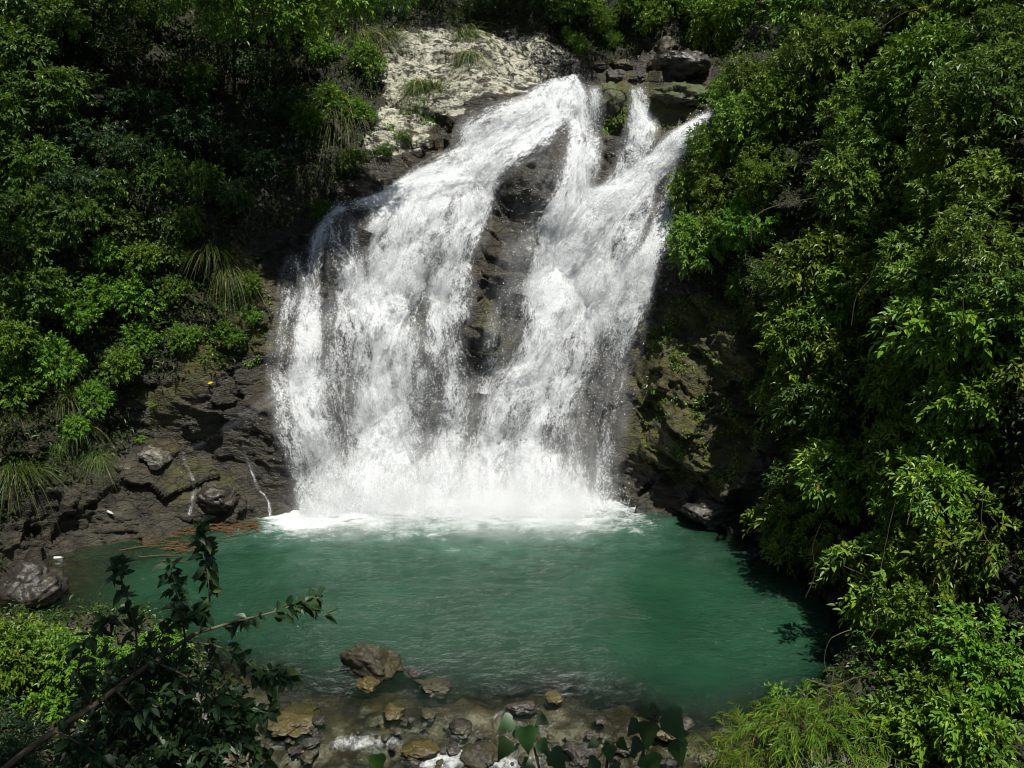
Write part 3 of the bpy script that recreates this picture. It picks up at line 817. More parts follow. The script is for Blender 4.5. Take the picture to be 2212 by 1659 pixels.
rock('boulder', 'smooth grey stone left of the large dark boulder above the lip', 'boulder', 1330, 163, 66, 34, M_GREY, 88, on='cliff', chops=5)
rock('boulder', 'small grey stone between the smooth stone and the large dark boulder', 'boulder', 1382, 166, 44, 24, M_GREY, 90, on='cliff')
rock('boulder', 'angular brown stone behind the smooth grey stone above the lip', 'boulder', 1350, 138, 60, 30, M_BROWN, 93, on='cliff')
rock('boulder', 'small brown stone at the right end of the pale slab', 'boulder', 1292, 140, 44, 26, M_BROWN, 95, on='cliff')
rock('boulder', 'mossy knob of rock splitting the stream at the lip', 'boulder', 1322, 222, 74, 90, M_MOSSY, 97, on='cliff', sink=.25)
rock('boulder', 'mossy ledge rock between the notch stream and the right stream', 'boulder', 1480, 205, 150, 62, M_MOSSY, 99, on='cliff', sink=.3, depth=.7)
rock('boulder', 'pale rock under the leaves right of the lip', 'boulder', 1600, 140, 70, 40, M_PALE, 101, on='cliff')
rock('boulder', 'pale lichen crusted slab on the left ledge above the trickle', 'boulder', 332, 985, 84, 40, M_PALE, 104, on='cliff', tilt=24)
rock('boulder', 'dark brown boulder at the waterline between the two left trickles', 'boulder', 468, 1072, 90, 60, M_DARK, 109, on='cliff', sink=.3)
rock('boulder', 'dark wet rock shelf at the right edge of the pool', 'boulder', 1550, 1110, 190, 60, M_DARK, 118, on='cliff', sink=.3, depth=.6)
rock('boulder', 'dark brown rock sloping into the right of the pool under the vines', 'boulder', 1740, 1345, 150, 60, M_DARK, 121, on='cliff', sink=.4)
sr = random.Random(5)
for k in range(190):      # cobbles of the outlet, too alike to tell one from the other
    x, y = sr.uniform(520, 1500), sr.choice([sr.uniform(1545, 1668), sr.uniform(1580, 1668)])
    if 690 < x < 1090 and y > 1590 and k % 6: continue
    w = sr.uniform(8, 15) + 24 * sr.random() ** 3
    rock('cobble', 'small wet cobble lying among many others in the stream outlet', 'stone', x, y, w, w * .5, sr.choice([M_DARK, M_BROWN, M_GREY, M_BROWN]), 130 + k, sink=sr.uniform(.30, .62), group='wet cobbles in the stream outlet', rz=sr.uniform(0, 3))

# ---------------------------------------------------------------- foliage
def mat_leaf(name, a, b, c, old=(.20, .16, .03), rough=.42, trans=.34):
    m, nt, o = new_mat(name); n = N(nt)
    rnd = n.attr('rnd')
    ob = n.node('ShaderNodeObjectInfo').outputs['Random']
    col = n.mix(n.step(.05, .60, rnd), a, b)
    col = n.mix(n.step(.60, .93, rnd), col, c)
    col = n.mix(n.step(.985, .99, rnd), col, old)
    hs = n.node('ShaderNodeHueSaturation'); n.put(hs.inputs['Color'], col)
    n.put(hs.inputs['Hue'], n.math('ADD', .485, n.math('MULTIPLY', ob, .03)))
    n.put(hs.inputs['Value'], n.math('ADD', .75, n.math('MULTIPLY', ob, .5)))
    col = hs.outputs[0]
    pr = n.princ(col, rough, None, .38)
    tr = n.node('ShaderNodeBsdfTranslucent')
    n.put(tr.inputs[0], n.mix(.5, col, (.14, .22, .02), 'MIX'))
    n.out(o, n.mixs(trans, pr, tr.outputs[0]))
    return m
L_YELLOW = mat_leaf('yellow_green_leaf', (0.073, 0.135, 0.019), (0.138, 0.229, 0.031), (0.241, 0.349, 0.062), (.24, .15, .04))
L_GREEN = mat_leaf('green_leaf', (0.081, 0.156, 0.020), (0.158, 0.263, 0.026), (0.300, 0.390, 0.041))
L_DEEP = mat_leaf('deep_green_leaf', (0.043, 0.096, 0.017), (0.078, 0.152, 0.023), (0.153, 0.231, 0.034))
L_FRESH = mat_leaf('fresh_green_leaf', (0.066, 0.146, 0.014), (0.115, 0.229, 0.020), (0.224, 0.328, 0.031))
L_GRASS = mat_leaf('grass_blade', (0.046, 0.088, 0.016), (0.078, 0.137, 0.023), (0.143, 0.182, 0.046), (.30, .22, .09), .5, .3)
L_STRAW = mat_leaf('straw_blade', (0.036, 0.077, 0.013), (0.060, 0.094, 0.020), (0.136, 0.154, 0.050), (.34, .26, .13), .6, .3)
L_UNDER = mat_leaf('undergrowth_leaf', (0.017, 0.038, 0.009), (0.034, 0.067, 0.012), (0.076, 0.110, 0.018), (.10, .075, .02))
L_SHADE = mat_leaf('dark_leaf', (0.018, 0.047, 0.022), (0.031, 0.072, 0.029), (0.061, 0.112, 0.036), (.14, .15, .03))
def mat_bark(name, a, b):
    m, nt, o = new_mat(name); n = N(nt)
    g = n.noise(n.obj(), 14, 5, .65)
    n.out(o, n.princ(n.mix(g, a, b), .85, n.bump(g, .5, .02), .2))
    return m
M_BARK = mat_bark('bark', (.02, .016, .011), (.075, .06, .04))
M_TWIG = mat_bark('pale_twig', (.07, .055, .035), (.17, .135, .085))

def unit(v): return v / (np.linalg.norm(v, axis=-1)[..., None] + 1e-9)

def leaf_geo(base, d, up, L, W, fold=.25, droop=.18):
    """pointed leaves folded along the midrib: six vertices, two faces each"""
    d = unit(d); s = unit(np.cross(d, up)); u = np.cross(s, d)
    L = L[:, None]; W = W[:, None]
    dn = np.array([0, 0, -1.0])
    v = np.empty((len(base), 6, 3))
    v[:, 0] = base
    v[:, 1] = base + d * L * .30 + s * W * .46 + u * W * fold
    v[:, 2] = base + d * L * .66 + s * W * .40 + u * W * fold + dn * L * droop * .4
    v[:, 3] = base + d * L + dn * L * droop
    v[:, 4] = base + d * L * .66 - s * W * .40 + u * W * fold + dn * L * droop * .4
    v[:, 5] = base + d * L * .30 - s * W * .46 + u * W * fold
    i = (np.arange(len(base)) * 6)[:, None]
    f = np.concatenate([i + np.array([[0, 1, 2, 3]]), i + np.array([[0, 3, 4, 5]])])
    return v.reshape(-1, 3), f

def leaf_mesh(name, parts):
    V, F, A, n0 = [], [], [], 0
    for v, f, a in parts:
        V.append(v); F.append(f + n0); A.append(a); n0 += len(v)
    return mesh_np(name, np.concatenate(V), np.concatenate(F), False, {'rnd': np.concatenate(A)})

def crown(seed, lobes, sprigs, per, leaf, wid, sq=.8, hang=.25, reach=1.0, spread=.62, lr=(.30, .50), twig=.22):
    """leaves on sprigs spread through several uneven lobes of a crown about one metre in radius"""
    r = np.random.RandomState(seed)
    c = unit(r.normal(size=(lobes, 3))) * r.uniform(.35, 1, (lobes, 1)) * spread * np.array([1, .85, sq])
    rad = r.uniform(lr[0], lr[1], lobes)
    w = rad ** 2 / (rad ** 2).sum()
    li = r.choice(lobes, sprigs, p=w)
    d = unit(r.normal(size=(sprigs, 3)) + np.array([0, 0, .35]))
    fr = r.uniform(.25, 1.0, sprigs) ** .5 * 1.05
    pos = c[li] + d * (rad[li] * fr)[:, None] * np.array([1, 1, sq])
    ax = unit(d * .9 + unit(pos) * .6 + r.normal(size=(sprigs, 3)) * .45 + np.array([0, 0, .15 - hang]))
    tl = r.uniform(.6, 1.3, sprigs) * twig
    tone = np.clip(r.normal(.42, .20, sprigs), 0, 1)
    n = sprigs * per
    k = np.repeat(np.arange(sprigs), per); t = np.tile(np.linspace(.15, 1, per), sprigs)
    a = ax[k]
    e1 = unit(np.cross(a, np.array([.13, .27, .95]))); e2 = np.cross(a, e1)
    ph = np.tile(np.arange(per) * 2.4, sprigs) + r.uniform(0, 6.3, sprigs)[k]
    radial = e1 * np.cos(ph)[:, None] + e2 * np.sin(ph)[:, None]
    base = pos[k] + a * (t * tl[k])[:, None] + np.array([0, 0, -1]) * ((t ** 2) * tl[k] * hang)[:, None]
    dr_ = unit(radial * (1.05 - .55 * t)[:, None] + a * (.35 + .6 * t)[:, None] + r.normal(size=(n, 3)) * .18 + np.array([0, 0, -.12]))
    up = unit(np.array([0, 0, 1.0]) + a * .5 + r.normal(size=(n, 3)) * .35)
    L = leaf * r.uniform(.65, 1.25, n); W = L * wid * r.uniform(.85, 1.15, n)
    v, f = leaf_geo(base, dr_, up, L, W)
    rn = np.clip(tone[k] + r.normal(0, .14, n), 0, .975)
    rn = np.where(r.rand(n) < .006, 1.0, rn)
    return (v, f, np.repeat(rn, 6)), c

def limbs(root, c, r0=.05, seed=0):
    rr = random.Random(seed)
    root = Vector(root); fork = root * .45
    P = [([root, root * .75 + Vector((rr.uniform(-.05, .05), rr.uniform(-.05, .05), 0)), fork], [r0, r0 * .85, r0 * .7])]
    for q in c:
        q = Vector(q)
        mid = (fork + q) * .5 + Vector((rr.uniform(-.1, .1), rr.uniform(-.1, .1), .06))
        P.append(([fork, mid, q, q * 1.25], [r0 * .6, r0 * .4, r0 * .2, r0 * .06]))
    return P

def fern_mesh(seed, fronds=22, length=.75, pairs=15, leaf=.12, wid=.26, droop=.75, up=1.0):
    r = np.random.RandomState(seed); parts = []; stems = []
    for i in range(fronds):
        az = i * 2.4 + r.uniform(-.3, .3); el = r.uniform(.25, 1.15) * up
        h = np.array([math.cos(az), math.sin(az), 0]); Lf = length * r.uniform(.7, 1.25)
        t = np.linspace(.08, 1, pairs)
        cen = h * (t * math.cos(el) * Lf)[:, None] + np.array([0, 0, 1]) * ((t * math.sin(el) - droop * t ** 2 * .55) * Lf)[:, None]
        tg = unit(np.gradient(cen, axis=0)); s = unit(np.cross(tg, np.array([0, 0, 1.0])))
        tone = np.clip(r.normal(.45, .2), 0, .95)
        for sg in (-1, 1):
            d = s * sg + tg * .45 + r.normal(size=s.shape) * .08
            L = leaf * (np.sin(np.pi * np.clip(t * .9 + .08, 0, 1)) ** .7 + .12) * r.uniform(.85, 1.1)
            v, f = leaf_geo(cen, d, np.tile([0, 0, 1.0], (pairs, 1)), L, L * wid, .12, .16)
            parts.append((v, f, np.repeat(np.clip(tone + r.normal(0, .08, pairs), 0, .97), 6)))
        stems.append(([Vector((0, 0, 0))] + [Vector(c) for c in cen[::3]], [.008] + [.005] * len(cen[::3])))
    return parts, stems

def grass_mesh(seed, blades=170, length=1.1, width=.014, droop=1.0, lean=(0, 0, 0), old=.12, spread=.24, el=(.35, 1.45)):
    r = np.random.RandomState(seed); S = 6
    az = r.uniform(0, 6.283, blades); e = r.uniform(el[0], el[1], blades)
    h = np.stack([np.cos(az), np.sin(az), az * 0], 1)
    L = length * r.uniform(.5, 1.15, blades)
    t = np.linspace(0, 1, S)[None, :, None]
    base = h * r.uniform(0, spread, (blades, 1)) + r.normal(0, spread * .4, (blades, 3)) * (1, 1, .4)
    c = base[:, None, :] + (h * np.cos(e)[:, None])[:, None, :] * t * L[:, None, None] * 1.1 \
        + np.array([0, 0, 1.0]) * (t * np.sin(e)[:, None, None] - droop * t ** 2 * r.uniform(.45, 1.15, blades)[:, None, None]) * L[:, None, None] + np.array(lean) * t ** 1.5 * L[:, None, None]
    s = np.cross(h, np.array([0, 0, 1.0])) + r.normal(0, .4, (blades, 3)); s = unit(s)[:, None, :]
    w = width * r.uniform(.6, 1.3, blades)[:, None, None] * (1 - t ** 1.6 * .93)
    V = np.stack([c - s * w, c + s * w], 2).reshape(blades, S * 2, 3)
    q = np.array([(2 * k, 2 * k + 1, 2 * k + 3, 2 * k + 2) for k in range(S - 1)])
    F = (np.arange(blades) * S * 2)[:, None, None] + q
    rn = np.clip(r.normal(.4, .2, blades), 0, .96); rn = np.where(r.rand(blades) < old, 1.0, rn)
    return (V.reshape(-1, 3), F.reshape(-1, 4), np.repeat(rn, S * 2))

# ---- prototypes: (leaf mesh, stem mesh); the crown hangs out from its foothold at the origin towards -y
PROTO = {}
def add_proto(kind, leafparts, stems, mat, off, bark=None, part='crown', stem='trunk'):
    o = np.array(off)
    lm = leaf_mesh(part, [(v + o, f, a) for v, f, a in leafparts]); lm.materials.append(mat)
    sm = None
    if stems:
        v, f = tubes([([Vector(p) + Vector(off) for p in ps], rr) for ps, rr in stems], 5)
        sm = mesh_np(stem, v, f, True); sm.materials.append(bark or M_BARK)
    PROTO.setdefault(kind, []).append((lm, sm, part, stem))
OFF = (0, -.75, .45)
def crowns(kind, mat, seeds, **kw):
    for s in seeds:
        p, c = crown(s, **kw)
        add_proto(kind, [p], limbs(tuple(-x for x in OFF), c, .045, s), mat, OFF)
crowns('yellow', L_YELLOW, (1, 2, 3), lobes=11, sprigs=430, per=9, leaf=.105, wid=.40, hang=.15, spread=.78, lr=(.25, .45), twig=.20)
crowns('green', L_GREEN, (11, 12, 13), lobes=10, sprigs=330, per=9, leaf=.135, wid=.40, hang=.30, spread=.75, lr=(.25, .48), twig=.26)
crowns('deep', L_DEEP, (21, 22, 23), lobes=10, sprigs=340, per=9, leaf=.105, wid=.40, hang=.2, spread=.75, lr=(.25, .48), twig=.22)
crowns('fresh', L_FRESH, (31, 32, 33), lobes=10, sprigs=400, per=9, leaf=.095, wid=.45, hang=.1, spread=.75, lr=(.25, .46), twig=.19)
crowns('loose', L_GREEN, (41, 42), lobes=8, sprigs=120, per=8, leaf=.16, wid=.38, hang=.55, spread=.9, lr=(.22, .40), twig=.32)
crowns('under', L_SHADE, (45, 46), lobes=10, sprigs=240, per=8, leaf=.10, wid=.42, hang=.3, spread=.85, lr=(.25, .48), twig=.24)
for s in (51, 52, 53):
    p, st = fern_mesh(s); add_proto('fern', p, st, L_FRESH, (0, -.1, .05), None, 'fronds', 'stalks')
for s in (56, 57):
    P_, S_ = [], []
    r_ = random.Random(s)
    for k in range(7):       # feathery leaved bush: several rosettes on one stem
        p, st = fern_mesh(s * 9 + k, 12, .55, 12, .13, .30, .6)
        o_ = np.array((r_.uniform(-.7, .7), r_.uniform(-.9, -.1), r_.uniform(-.1, .9)))
        P_ += [(v + o_, f, a) for v, f, a in p]; S_.append(([Vector((0, 0, -.2)), Vector(o_) * .6, Vector(o_)], [.03, .02, .01]))
    add_proto('feather', P_, S_, L_DEEP, (0, 0, 0))
for s in (61, 62, 63):
    add_proto('grass', [grass_mesh(s, 420, 1.15, .0075, 1.25, (0, -.25, 0), .06)], [], L_GRASS, (0, -.05, 0), None, 'blades')
for s in (66, 67, 68):
    add_proto('straw', [grass_mesh(s, 420, 1.15, .008, 1.7, (0, -.3, -.15), .14)], [], L_STRAW, (0, -.05, 0), None, 'blades')
for s in (71, 72, 73):       # bamboo grass: arching culms set with narrow leaves
    r = np.random.RandomState(s); parts = []; stems = []
    for k in range(95):
        az = r.uniform(0, 6.283); Lc = r.uniform(.7, 1.35); e = r.uniform(.6, 1.35)
        h = np.array([math.cos(az), math.sin(az), 0]); t = np.linspace(.25, 1, 13)
        b0 = h * r.uniform(0, .5) + r.normal(0, .15, 3) * (1, 1, .2)
        fn = lambda t: b0 + h * (t * math.cos(e) * Lc)[:, None] + np.array([0, 0, 1]) * ((t * math.sin(e) - .65 * t ** 2.2) * Lc)[:, None]
        c = fn(t); tg = unit(np.gradient(c, axis=0)); sd = unit(np.cross(tg, np.array([0, 0, 1.0])))
        d = sd * np.where(np.arange(13) % 2 == 0, 1, -1)[:, None] * .7 + tg * .9 + np.array([0, 0, -.15]) + r.normal(0, .2, (13, 3))
        L = r.uniform(.12, .21, 13); v, f = leaf_geo(c, d, np.tile([0, 0, 1.0], (13, 1)), L, L * .11, .2, .25)
        parts.append((v, f, np.repeat(np.clip(r.normal(.55, .22, 13), 0, 1), 6)))
        stems.append(([Vector(x) for x in fn(np.linspace(0, 1, 5))], [.006, .005, .004, .003, .002]))
    add_proto('bamboo', parts, stems, L_FRESH, (0, 0, 0), M_TWIG, 'leaves', 'culms')

# ---- wording: which plant is which
ROWS_R = [(70, 'at the top edge'), (185, 'level with the lip boulders'), (320, 'level with the top of the right stream'), (450, 'level with the upper right stream'), (590, 'a third down the falls'),
          (740, 'halfway down the falls'), (900, 'level with the ochre moss'), (1080, 'level with the dark overhang'), (1240, 'just above the pool'), (1420, 'beside the dark pool corner'), (9999, 'in the lower right corner')]
COLS_R = [(1570, 'beside the falls'), (1690, 'one crown right of the falls'), (1810, 'two crowns right of the falls'), (1950, 'midway across the right slope'), (2090, 'close to the right edge'), (9999, 'at the right edge')]
ROWS_L = [(70, 'at the top edge'), (190, 'level with the pale slab'), (330, 'level with the hanging tufts'), (450, 'beside the black hollow'), (560, 'level with the left shoulder'),
          (690, 'level with the pampas tuft'), (820, 'above the brown wet rock'), (960, 'level with the brown wet rock'), (9999, 'low on the left bank')]
COLS_L = [(60, 'at the left edge'), (190, 'near the left edge'), (320, 'in the left tangle'), (460, 'midway to the falls'), (620, 'two crowns left of the falls'), (9999, 'next to the falls')]
COLS_T = [(1000, 'behind the left of the slab'), (1160, 'behind the right of the slab'), (1300, 'behind the stream bed'), (1460, 'above the dark lip boulder'), (9999, 'above the right stream')]
LOOK = {'yellow': ('yellow-green tree', 'tree'), 'green': ('glossy broad-leaved tree', 'tree'), 'deep': ('deep green leafy shrub', 'shrub'), 'fresh': ('fresh green dense shrub', 'shrub'),
        'loose': ('loose drooping shrub', 'shrub'), 'fern': ('bright arching fern', 'fern'), 'feather': ('feathery dark green bush', 'bush'), 'under': ('dark shaded shrub', 'shrub'),
        'grass': ('tuft of long green grass', 'grass tuft'), 'straw': ('drooping tuft of half-dry grass', 'grass tuft'), 'bamboo': ('arching mound of bamboo grass', 'bamboo grass')}
NAMES = {'yellow': 'small_leaved_tree', 'green': 'broad_leaved_tree', 'deep': 'shrub', 'fresh': 'dense_shrub', 'loose': 'drooping_shrub', 'fern': 'fern', 'feather': 'feathery_bush', 'under': 'shaded_shrub', 'grass': 'grass_tuft', 'straw': 'dry_grass_tuft', 'bamboo': 'bamboo_grass'}
PLACED = []
def pick(tab, v): return next(s for lim, s in tab if v < lim)
pr = random.Random(21)
def plant(kind, x, y, s, label=None, on='cliff', group=None, back=0.0, at=None, turn=None, tilt=None):
    if at is None:
        h, no, _, _ = (SMOOTH_BVH if on == 'cliff' else BED_BVH).ray_cast(CAMP, ray(x, y))
        if h is None: return None
        if no.dot(ray(x, y)) > 0: no = -no
    else: h, no = Vector(at), Vector((0, -1, .4))
    lm, sm, pn, sn = pr.choice(PROTO[kind])
    root = bpy.data.objects.new(NAMES[kind], None); COL.objects.link(root)
    root.empty_display_size = .2
    p = h - no * .1
    root.location = p
    nz = math.atan2(no.x, -no.y) if on == 'cliff' else pr.uniform(0, 6.28)
    root.rotation_euler = (R(pr.uniform(-10, 10)), R(pr.uniform(-10, 10)), nz + pr.uniform(-.6, .6) if turn is None else turn)
    root.scale = (s * pr.uniform(.9, 1.1), s * pr.uniform(.9, 1.1), s * pr.uniform(.9, 1.1))
    for me_, nm in ((lm, pn), (sm, sn)):
        if me_ is None: continue
        o = bpy.data.objects.new(nm, me_); COL.objects.link(o); o.parent = root
    PLACED.append((root, kind, x, y, label, group))
    return root
def wording():
    use = {}
    for root, kind, x, y, label, group in PLACED:
        noun, cat = LOOK[kind]
        if label is None:
            if x < 830: label = f'{noun} {pick(ROWS_L, y)}, {pick(COLS_L, x)}'
            elif x < 1545 and y < 130: label = f'{noun} {pick(COLS_T, x)}, {"at the top edge" if y < 45 else "just above the rocks"}'
            else: label = f'{noun} {pick(ROWS_R, y)}, {pick(COLS_R, x)}'
        if len(label.split()) > 15: label = label.replace('arching ', '').replace('dense ', '').replace('glossy ', '').replace('leafy ', '').replace('of the falls', 'of the fall')
        use.setdefault(label, []).append((x, y, root, cat, group))
    for label, L in use.items():
        names = {1: [''], 2: ['upper ', 'lower '], 3: ['topmost ', 'middle ', 'lowest '], 4: ['leftmost ', 'second leftmost ', 'third leftmost ', 'rightmost ']}.get(len(L))
        L.sort(key=lambda q: q[0] if len(L) == 4 else q[1])
        for i, (x, y, root, cat, group) in enumerate(L):
            text = (names[i] if names else '') + label
            for w in ('arching ', 'dense ', 'glossy ', 'leafy ', 'fresh ', ' small-leaved', ' picture', ' the right'):
                if len(text.split()) > 16: text = text.replace(w, '', 1)
            tag(root, text, cat, group)

# ---- where they stand (picture x, y, size in metres)
G_R, G_L, G_T = 'plants covering the right slope', 'plants covering the left slope', 'trees behind the top of the falls'
YEL = [(1605, 262), (1650, 205), (1700, 190), (1790, 150), (1860, 120), (1760, 270), (1650, 310), (1590, 350), (1545, 425), (1620, 430), (1700, 400), (1840, 260), (1900, 330),
       (1555, 545), (1600, 500), (1660, 520), (1800, 420), (1980, 420), (2120, 330), (2100, 480), (1930, 560), (2060, 620), (2190, 560)]
GRN = [(1690, 650), (1740, 600), (1830, 560), (1850, 680), (1760, 720), (1725, 760), (1950, 690), (2080, 740), (2190, 680), (1900, 790), (1780, 820), (1765, 870), (1850, 900), (1990, 860), (2120, 870), (2200, 800),
       (1790, 960), (1860, 1010), (1980, 990), (2100, 1000), (1790, 1050), (1900, 1110), (2030, 1120), (2150, 1120), (1990, 480), (2180, 440)]
TOPR = [(1640, 40), (1750, 60), (1880, 40), (2000, 60), (2120, 40), (2200, 120), (2080, 170), (1960, 170), (2190, 240), (2010, 270), (1570, 70)]
for i, (x, y) in enumerate(YEL): plant('yellow' if i % 5 else 'fresh', x, y, pr.uniform(.85, 1.15), group=G_R)
for i, (x, y) in enumerate(GRN): plant('green' if i % 4 else 'deep', x, y, pr.uniform(.9, 1.2), group=G_R)
for i, (x, y) in enumerate(TOPR): plant(('fresh', 'green', 'deep')[i % 3], x, y, pr.uniform(.9, 1.25), group=G_R)
for x, y in [(1760, 1160), (1745, 1130), (1850, 1210), (2000, 1220), (2120, 1240), (1960, 1310), (2190, 1200)]: plant('loose', x, y, pr.uniform(.75, 1.0), group=G_R)
for x, y, s in [(1625, 640, .5), (1660, 700, .45), (1500, 880, .25), (1530, 960, .28)]: plant('fern' if s < .42 else 'green', x, y, s, group=G_R)
for x, y, s in [(1410, 60, 1.0), (1500, 50, .9), (1300, 70, .8), (1220, 40, 1.0), (1330, 100, .5), (1590, 100, .8), (1260, 110, .6), (1460, 20, 1.1), (1360, 30, 1.1), (1560, 30, 1.1), (1270, 20, 1.1), (1220, 90, .5)]: plant('fresh', x, y, s, group=G_T)
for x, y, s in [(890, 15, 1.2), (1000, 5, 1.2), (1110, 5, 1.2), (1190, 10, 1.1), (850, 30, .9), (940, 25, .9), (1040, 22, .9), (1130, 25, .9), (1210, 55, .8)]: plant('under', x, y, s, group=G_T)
plant('fern', 1382, 112, .5, group=G_T)
# left slope
for x, y, s in [(480, 30, 1.1), (380, 110, 1.0), (560, 90, 1.0), (250, 120, 1.0), (480, 150, 1.0), (620, 170, .9), (380, 290, .9), (660, 230, .7), (180, 320, .9), (500, 360, .8), (580, 320, .8)]: plant('under', x, y, s, group=G_L)
for x, y, s in [(100, 110, 1.0), (220, 20, 1.0), (90, 380, .9), (20, 480, .8), (230, 640, .7), (530, 620, .5), (60, 840, .8), (590, 40, .9)]: plant('fresh' if y > 500 else 'deep', x, y, s, group=G_L)
for x, y, s in [(40, 60, 1.2), (150, 40, 1.2), (60, 180, 1.1), (30, 300, 1.0), (150, 230, 1.0), (300, 30, 1.0), (420, 200, .8), (40, 560, .9), (90, 660, .9)]: plant('deep', x, y, s, group=G_L)
for x, y, s in [(320, 250, .8), (560, 240, .9), (450, 330, .9), (250, 350, .8), (600, 380, .9), (520, 420, .8), (160, 420, .8), (680, 330, .6)]: plant('under', x, y, s, group=G_L)
for x, y, s in [(330, 390, .75), (250, 440, .8), (420, 420, .6), (480, 440, .6), (160, 500, .8), (300, 520, .7), (90, 450, .7), (400, 500, .6)]: plant('deep', x, y, s, group=G_L)
for x, y, s in [(240, 560, .7), (330, 560, .7), (400, 560, .5), (60, 740, .9), (180, 700, .8), (280, 660, .8), (400, 640, .6), (130, 800, .8), (250, 790, .8), (320, 740, .6), (430, 730, .6), (500, 740, .5), (560, 690, .4), (230, 870, .6), (160, 930, .5)]: plant('fresh', x, y, s, group=G_L)
for x, y, s in [(680, 70, .9), (730, 130, .8), (790, 150, .7), (640, 20, 1.0), (720, 230, .7), (770, 260, .6), (690, 270, .7), (750, 360, .5), (700, 460, .4), (880, 300, .3), (830, 330, .3)]: plant('fresh' if y < 280 else 'deep', x, y, s, group=G_L)
for x, y, s in [(340, 320, .7), (250, 600, .6), (140, 620, .7), (390, 590, .6), (30, 420, .7), (200, 470, .6)]: plant('feather', x, y, s, group=G_L)
for x, y, s in [(480, 470, .7), (370, 700, .6), (220, 720, .6), (340, 880, .45), (300, 950, .35), (560, 560, .4), (660, 290, .5), (440, 780, .4)]: plant('fern', x, y, s, group=G_L)
plant('grass', 450, 545, .9, 'large drooping green pampas tuft between left bushes and falls', group=G_L)
plant('straw', 490, 590, .75, 'second pampas tuft hanging just below the large one on the left', group=G_L)
plant('straw', 720, 255, 1.3, 'pale half-dry grass tuft hanging left of the upper falls', group=G_L)
plant('grass', 725, 220, 1.1, 'green long-bladed tuft above the pale half-dry tuft', group=G_L)
plant('straw', 660, 360, .6, 'small dry tuft under the pale half-dry tuft', group=G_L)
plant('straw', 785, 80, 1.3, 'tall grass tuft at the left end of the pale slab', group=G_L)
plant('grass', 740, 40, 1.2, 'green grass tuft above the left end of the pale slab', group=G_L)
plant('straw', 835, 80, 1.1, 'grass tuft spilling onto the pale slab from the left', group=G_L)
plant('straw', 1000, 75, 1.2, 'dry grass tuft growing in the crack in the middle of the pale slab')
plant('straw', 1012, 115, .9, 'dry tuft lower in the same crack of the pale slab')
plant('straw', 905, 80, .8, 'thin dry tuft on the left half of the pale slab')
plant('straw', 900, 180, 1.0, 'reddish drooping tuft under the edge of the pale slab')
plant('grass', 935, 190, .9, 'green drooping tuft under the edge of the pale slab')
for i, (x, y, s) in enumerate([(120, 770, .75), (150, 850, .75), (60, 720, .7), (170, 925, .65), (205, 975, .5), (40, 650, .7), (130, 960, .5), (30, 900, .6)]): plant('grass', x, y, s, group=G_L)
plant('straw', 215, 985, .6, 'short yellowing tuft at the foot of the left grass bank', group=G_L)
plant('grass', 40, 1010, 1.0, 'dark hanging grass tuft at the left edge above the pool', group=G_L)
# lower right corner
for x, y, s, l in [(2060, 1400, .95, 'upper left part of the sunlit bush'), (2170, 1420, 1.0, 'upper right part of the sunlit bush'), (2000, 1480, .8, 'left side'), (2110, 1520, 1.0, 'middle'), (2200, 1540, 1.0, 'right edge'), (2040, 1600, .85, 'lower left'), (2150, 1630, .9, 'bottom')]:
    plant('fresh' if y < 1560 else 'green', x, y, s, group=G_R)
for x, y, Y, s, l in [(1630, 1650, 10.9, .85, 'left mound of bamboo grass in the lower right'), (1740, 1640, 10.9, .95, 'middle mound of bamboo grass in the lower right'), (1850, 1640, 10.8, .95, 'right mound of bamboo grass in the lower right'),
                   (1560, 1655, 10.7, .6, 'smallest mound of bamboo grass, overhanging the stream'), (1780, 1560, 11.6, .8, 'rear mound of bamboo grass in front of the dark pool corner')]:
    q = at_y(x, y, Y)
    q.z = max(float(bed_z(np.array([q.x]), np.array([q.y]))[0]), q.z - .9)
    plant('bamboo', x, y, s, l, at=q, group='bamboo grass mounds in the lower right')
plant('loose', 1700, 1500, .5, 'dark glossy shrub at the water edge behind the bamboo grass', at=at_y(1690, 1530, 12.2))
# lower left corner: sunlit bush on the near bank
for x, y, s in [(40, 1360, .8), (130, 1380, .8), (220, 1370, .7), (60, 1450, .85), (170, 1460, .8), (290, 1400, .65), (30, 1530, .8), (380, 1370, .6), (130, 1540, .8), (300, 1480, .7)]:
    q = at_y(x, y, 11.6); q.z -= .4
    plant('fresh', x, y, s, at=q, group='sunlit bushes on the near left bank',
          label=f'sunlit bush {"behind" if y < 1400 else "among" if y < 1500 else "under"} the dark branches, {"at the picture edge" if x < 100 else "by the fork" if x > 250 else "left of the fork"}')

for x, y, Y in [(40, 1600, 8.0), (130, 1660, 7.6), (10, 1500, 9.0), (220, 1600, 7.8), (90, 1540, 8.4)]:
    q = at_y(x, y, Y); q.z -= .5
    plant('under', x, y, .6, f'dark shaded shrub {"lowest" if y > 1620 else "low"} in the bottom left corner behind the bare branch', at=q, group='shaded shrubs in the bottom left corner')

